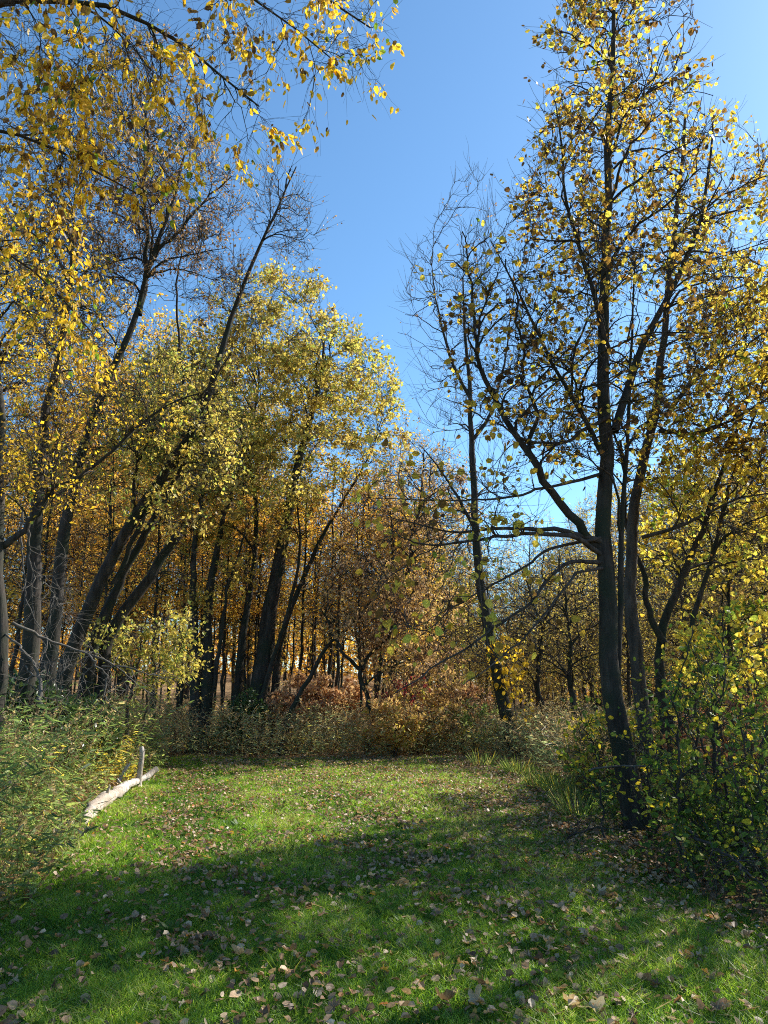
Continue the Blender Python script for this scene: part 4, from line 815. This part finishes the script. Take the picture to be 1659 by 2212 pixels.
shapes = {k: [leaf_shape(700 + 10 * i + j, 1.0, m) for j in range(4)] for i, (k, m, _) in enumerate(kinds)}
rng = np.random.default_rng(71); placed = []
def drop(kind, x, y, L, label, group=None):
    me = shapes[kind][rng.integers(4)]; o = bpy.data.objects.new('fallen_leaf', me); COL.objects.link(o)
    o.location = (x, y, float(hgt(x, y)) + .048 + L * .06); o.rotation_euler = (rng.normal() * .5, rng.normal() * .5, rng.uniform(0, 6.28)); o.scale = (L, L, L)
    tag(o, label, 'leaf', group); placed.append((x, y))
hero = [(520, 2075, .12, 'tan', 'large pale tan leaf lying alone on the shaded grass near the centre bottom'), (632, 2068, .10, 'brown', None), (960, 2178, .13, 'brown', None), (400, 2180, .08, 'light', 'small cream leaf at the bottom, left of the middle'),
        (830, 2110, .07, 'yellow', 'small yellow leaf near the bottom middle'), (1012, 2055, .09, 'tan', None), (1400, 2140, .11, 'brown', None), (1480, 2085, .10, 'orange', 'bright rust orange leaf near the bottom right'),
        (1340, 2030, .10, 'brown', None), (1230, 2185, .12, 'tan', None), (1285, 2200, .12, 'light', None), (1025, 2180, .11, 'tan', None), (1430, 2010, .10, 'tan', None), (1300, 1945, .10, 'light', None), (1270, 1988, .09, 'tan', None), (720, 2190, .10, 'brown', None)]
GL = 'leaves fallen on the near lawn'
def where(x, y):
    s_ = 'left' if x < -.17 * y else 'right' if x > .17 * y else 'middle'
    return ('at the bottom ' + s_ + ' of the photo' if y < 5.2 else 'on the grass, ' + s_ + ' of the shaded lawn')
def lab(kd, x=0, y=5): return f'{dict((a, c) for a, _, c in kinds)[kd]} fallen leaf {where(x, y)}'
for u, v, L, kd, l in hero:
    c = G(u, v); drop(kd, c[0], c[1], L, l or lab(kd, c[0], c[1]), None if l else GL + ', ' + kd)
dens = Noise(rng, .8)
while len(placed) < 300:
    y = 3.6 + 4.2 * rng.random() ** .8; x = rng.uniform(-.53 * y, .53 * y)
    if not on_lawn(np.array([x]), np.array([y]), -.15)[0]: continue
    if dens(np.array([x, y, 0.])) < rng.uniform(-2.6, 1.2) - .15 * x: continue
    kd = rng.choice(['brown', 'tan', 'light', 'dark', 'orange', 'yellow'], p=[.40, .24, .07, .20, .06, .03])
    drop(kd, x, y, rng.uniform(.038, .08), lab(kd, x, y), GL + ', ' + kd)
# the rest of the litter as one object
b = Buf(); n = 130000
y = rng.uniform(3.0, 19, n); x = rng.uniform(-6, 6.5, n)
k = on_lawn(x, y, -.35); x = x[k]; y = y[k]
pr = np.clip((.5 + .06 * x + .17 * dens(np.stack([x, y, 0 * x], -1))), .08, 1) * np.where(y < 7.8, .62, 1) * np.where((x > .8) & (y > 6) & (y < 13), 1.7, 1) * np.where(y > 16.2, 1.4, 1)
k = rng.random(len(x)) < pr; x = x[k]; y = y[k]; n = len(x)
an = rng.uniform(0, 6.28, n); d = np.stack([np.cos(an), np.sin(an), rng.normal(size=n) * .35], -1)
leaves(b, np.stack([x, y, hgt(x, y) + rng.uniform(.025, .06, n)], -1), d, rng.uniform(.026, .056, n) * np.where(y < 8, 1.15, 1.05), rng, np.clip(np.where(rng.random(n) < .04, rng.uniform(.92, 1, n), rng.normal(.40, .2, n)), 0, .9 + .1 * rng.random(n)), 0, fold=.5, width=.85,
       normal=np.tile([[0, 0, 1.]], (n, 1)) + .35 * rng.normal(size=(n, 3)))
# litter on the forest floor round the lawn
n = 22000; x = rng.uniform(-14, 13, n); y = rng.uniform(5, 34, n); k = ~on_lawn(x, y, 0); x = x[k]; y = y[k]; n = len(x)
an = rng.uniform(0, 6.28, n); d = np.stack([np.cos(an), np.sin(an), rng.normal(size=n) * .3], -1)
leaves(b, np.stack([x, y, hgt(x, y) + .01], -1), d, rng.uniform(.06, .13, n), rng, np.clip(rng.normal(.6, .22, n), 0, 1), 0, fold=.4, width=.85, normal=np.tile([[0, 0, 1.]], (n, 1)) + .3 * rng.normal(size=(n, 3)))
tag(ob('leaf_litter', b.mesh('leaf_litter', (LITTER,))), 'small tan and brown fallen leaves strewn over the lawn and wood floor', None, kind='stuff')
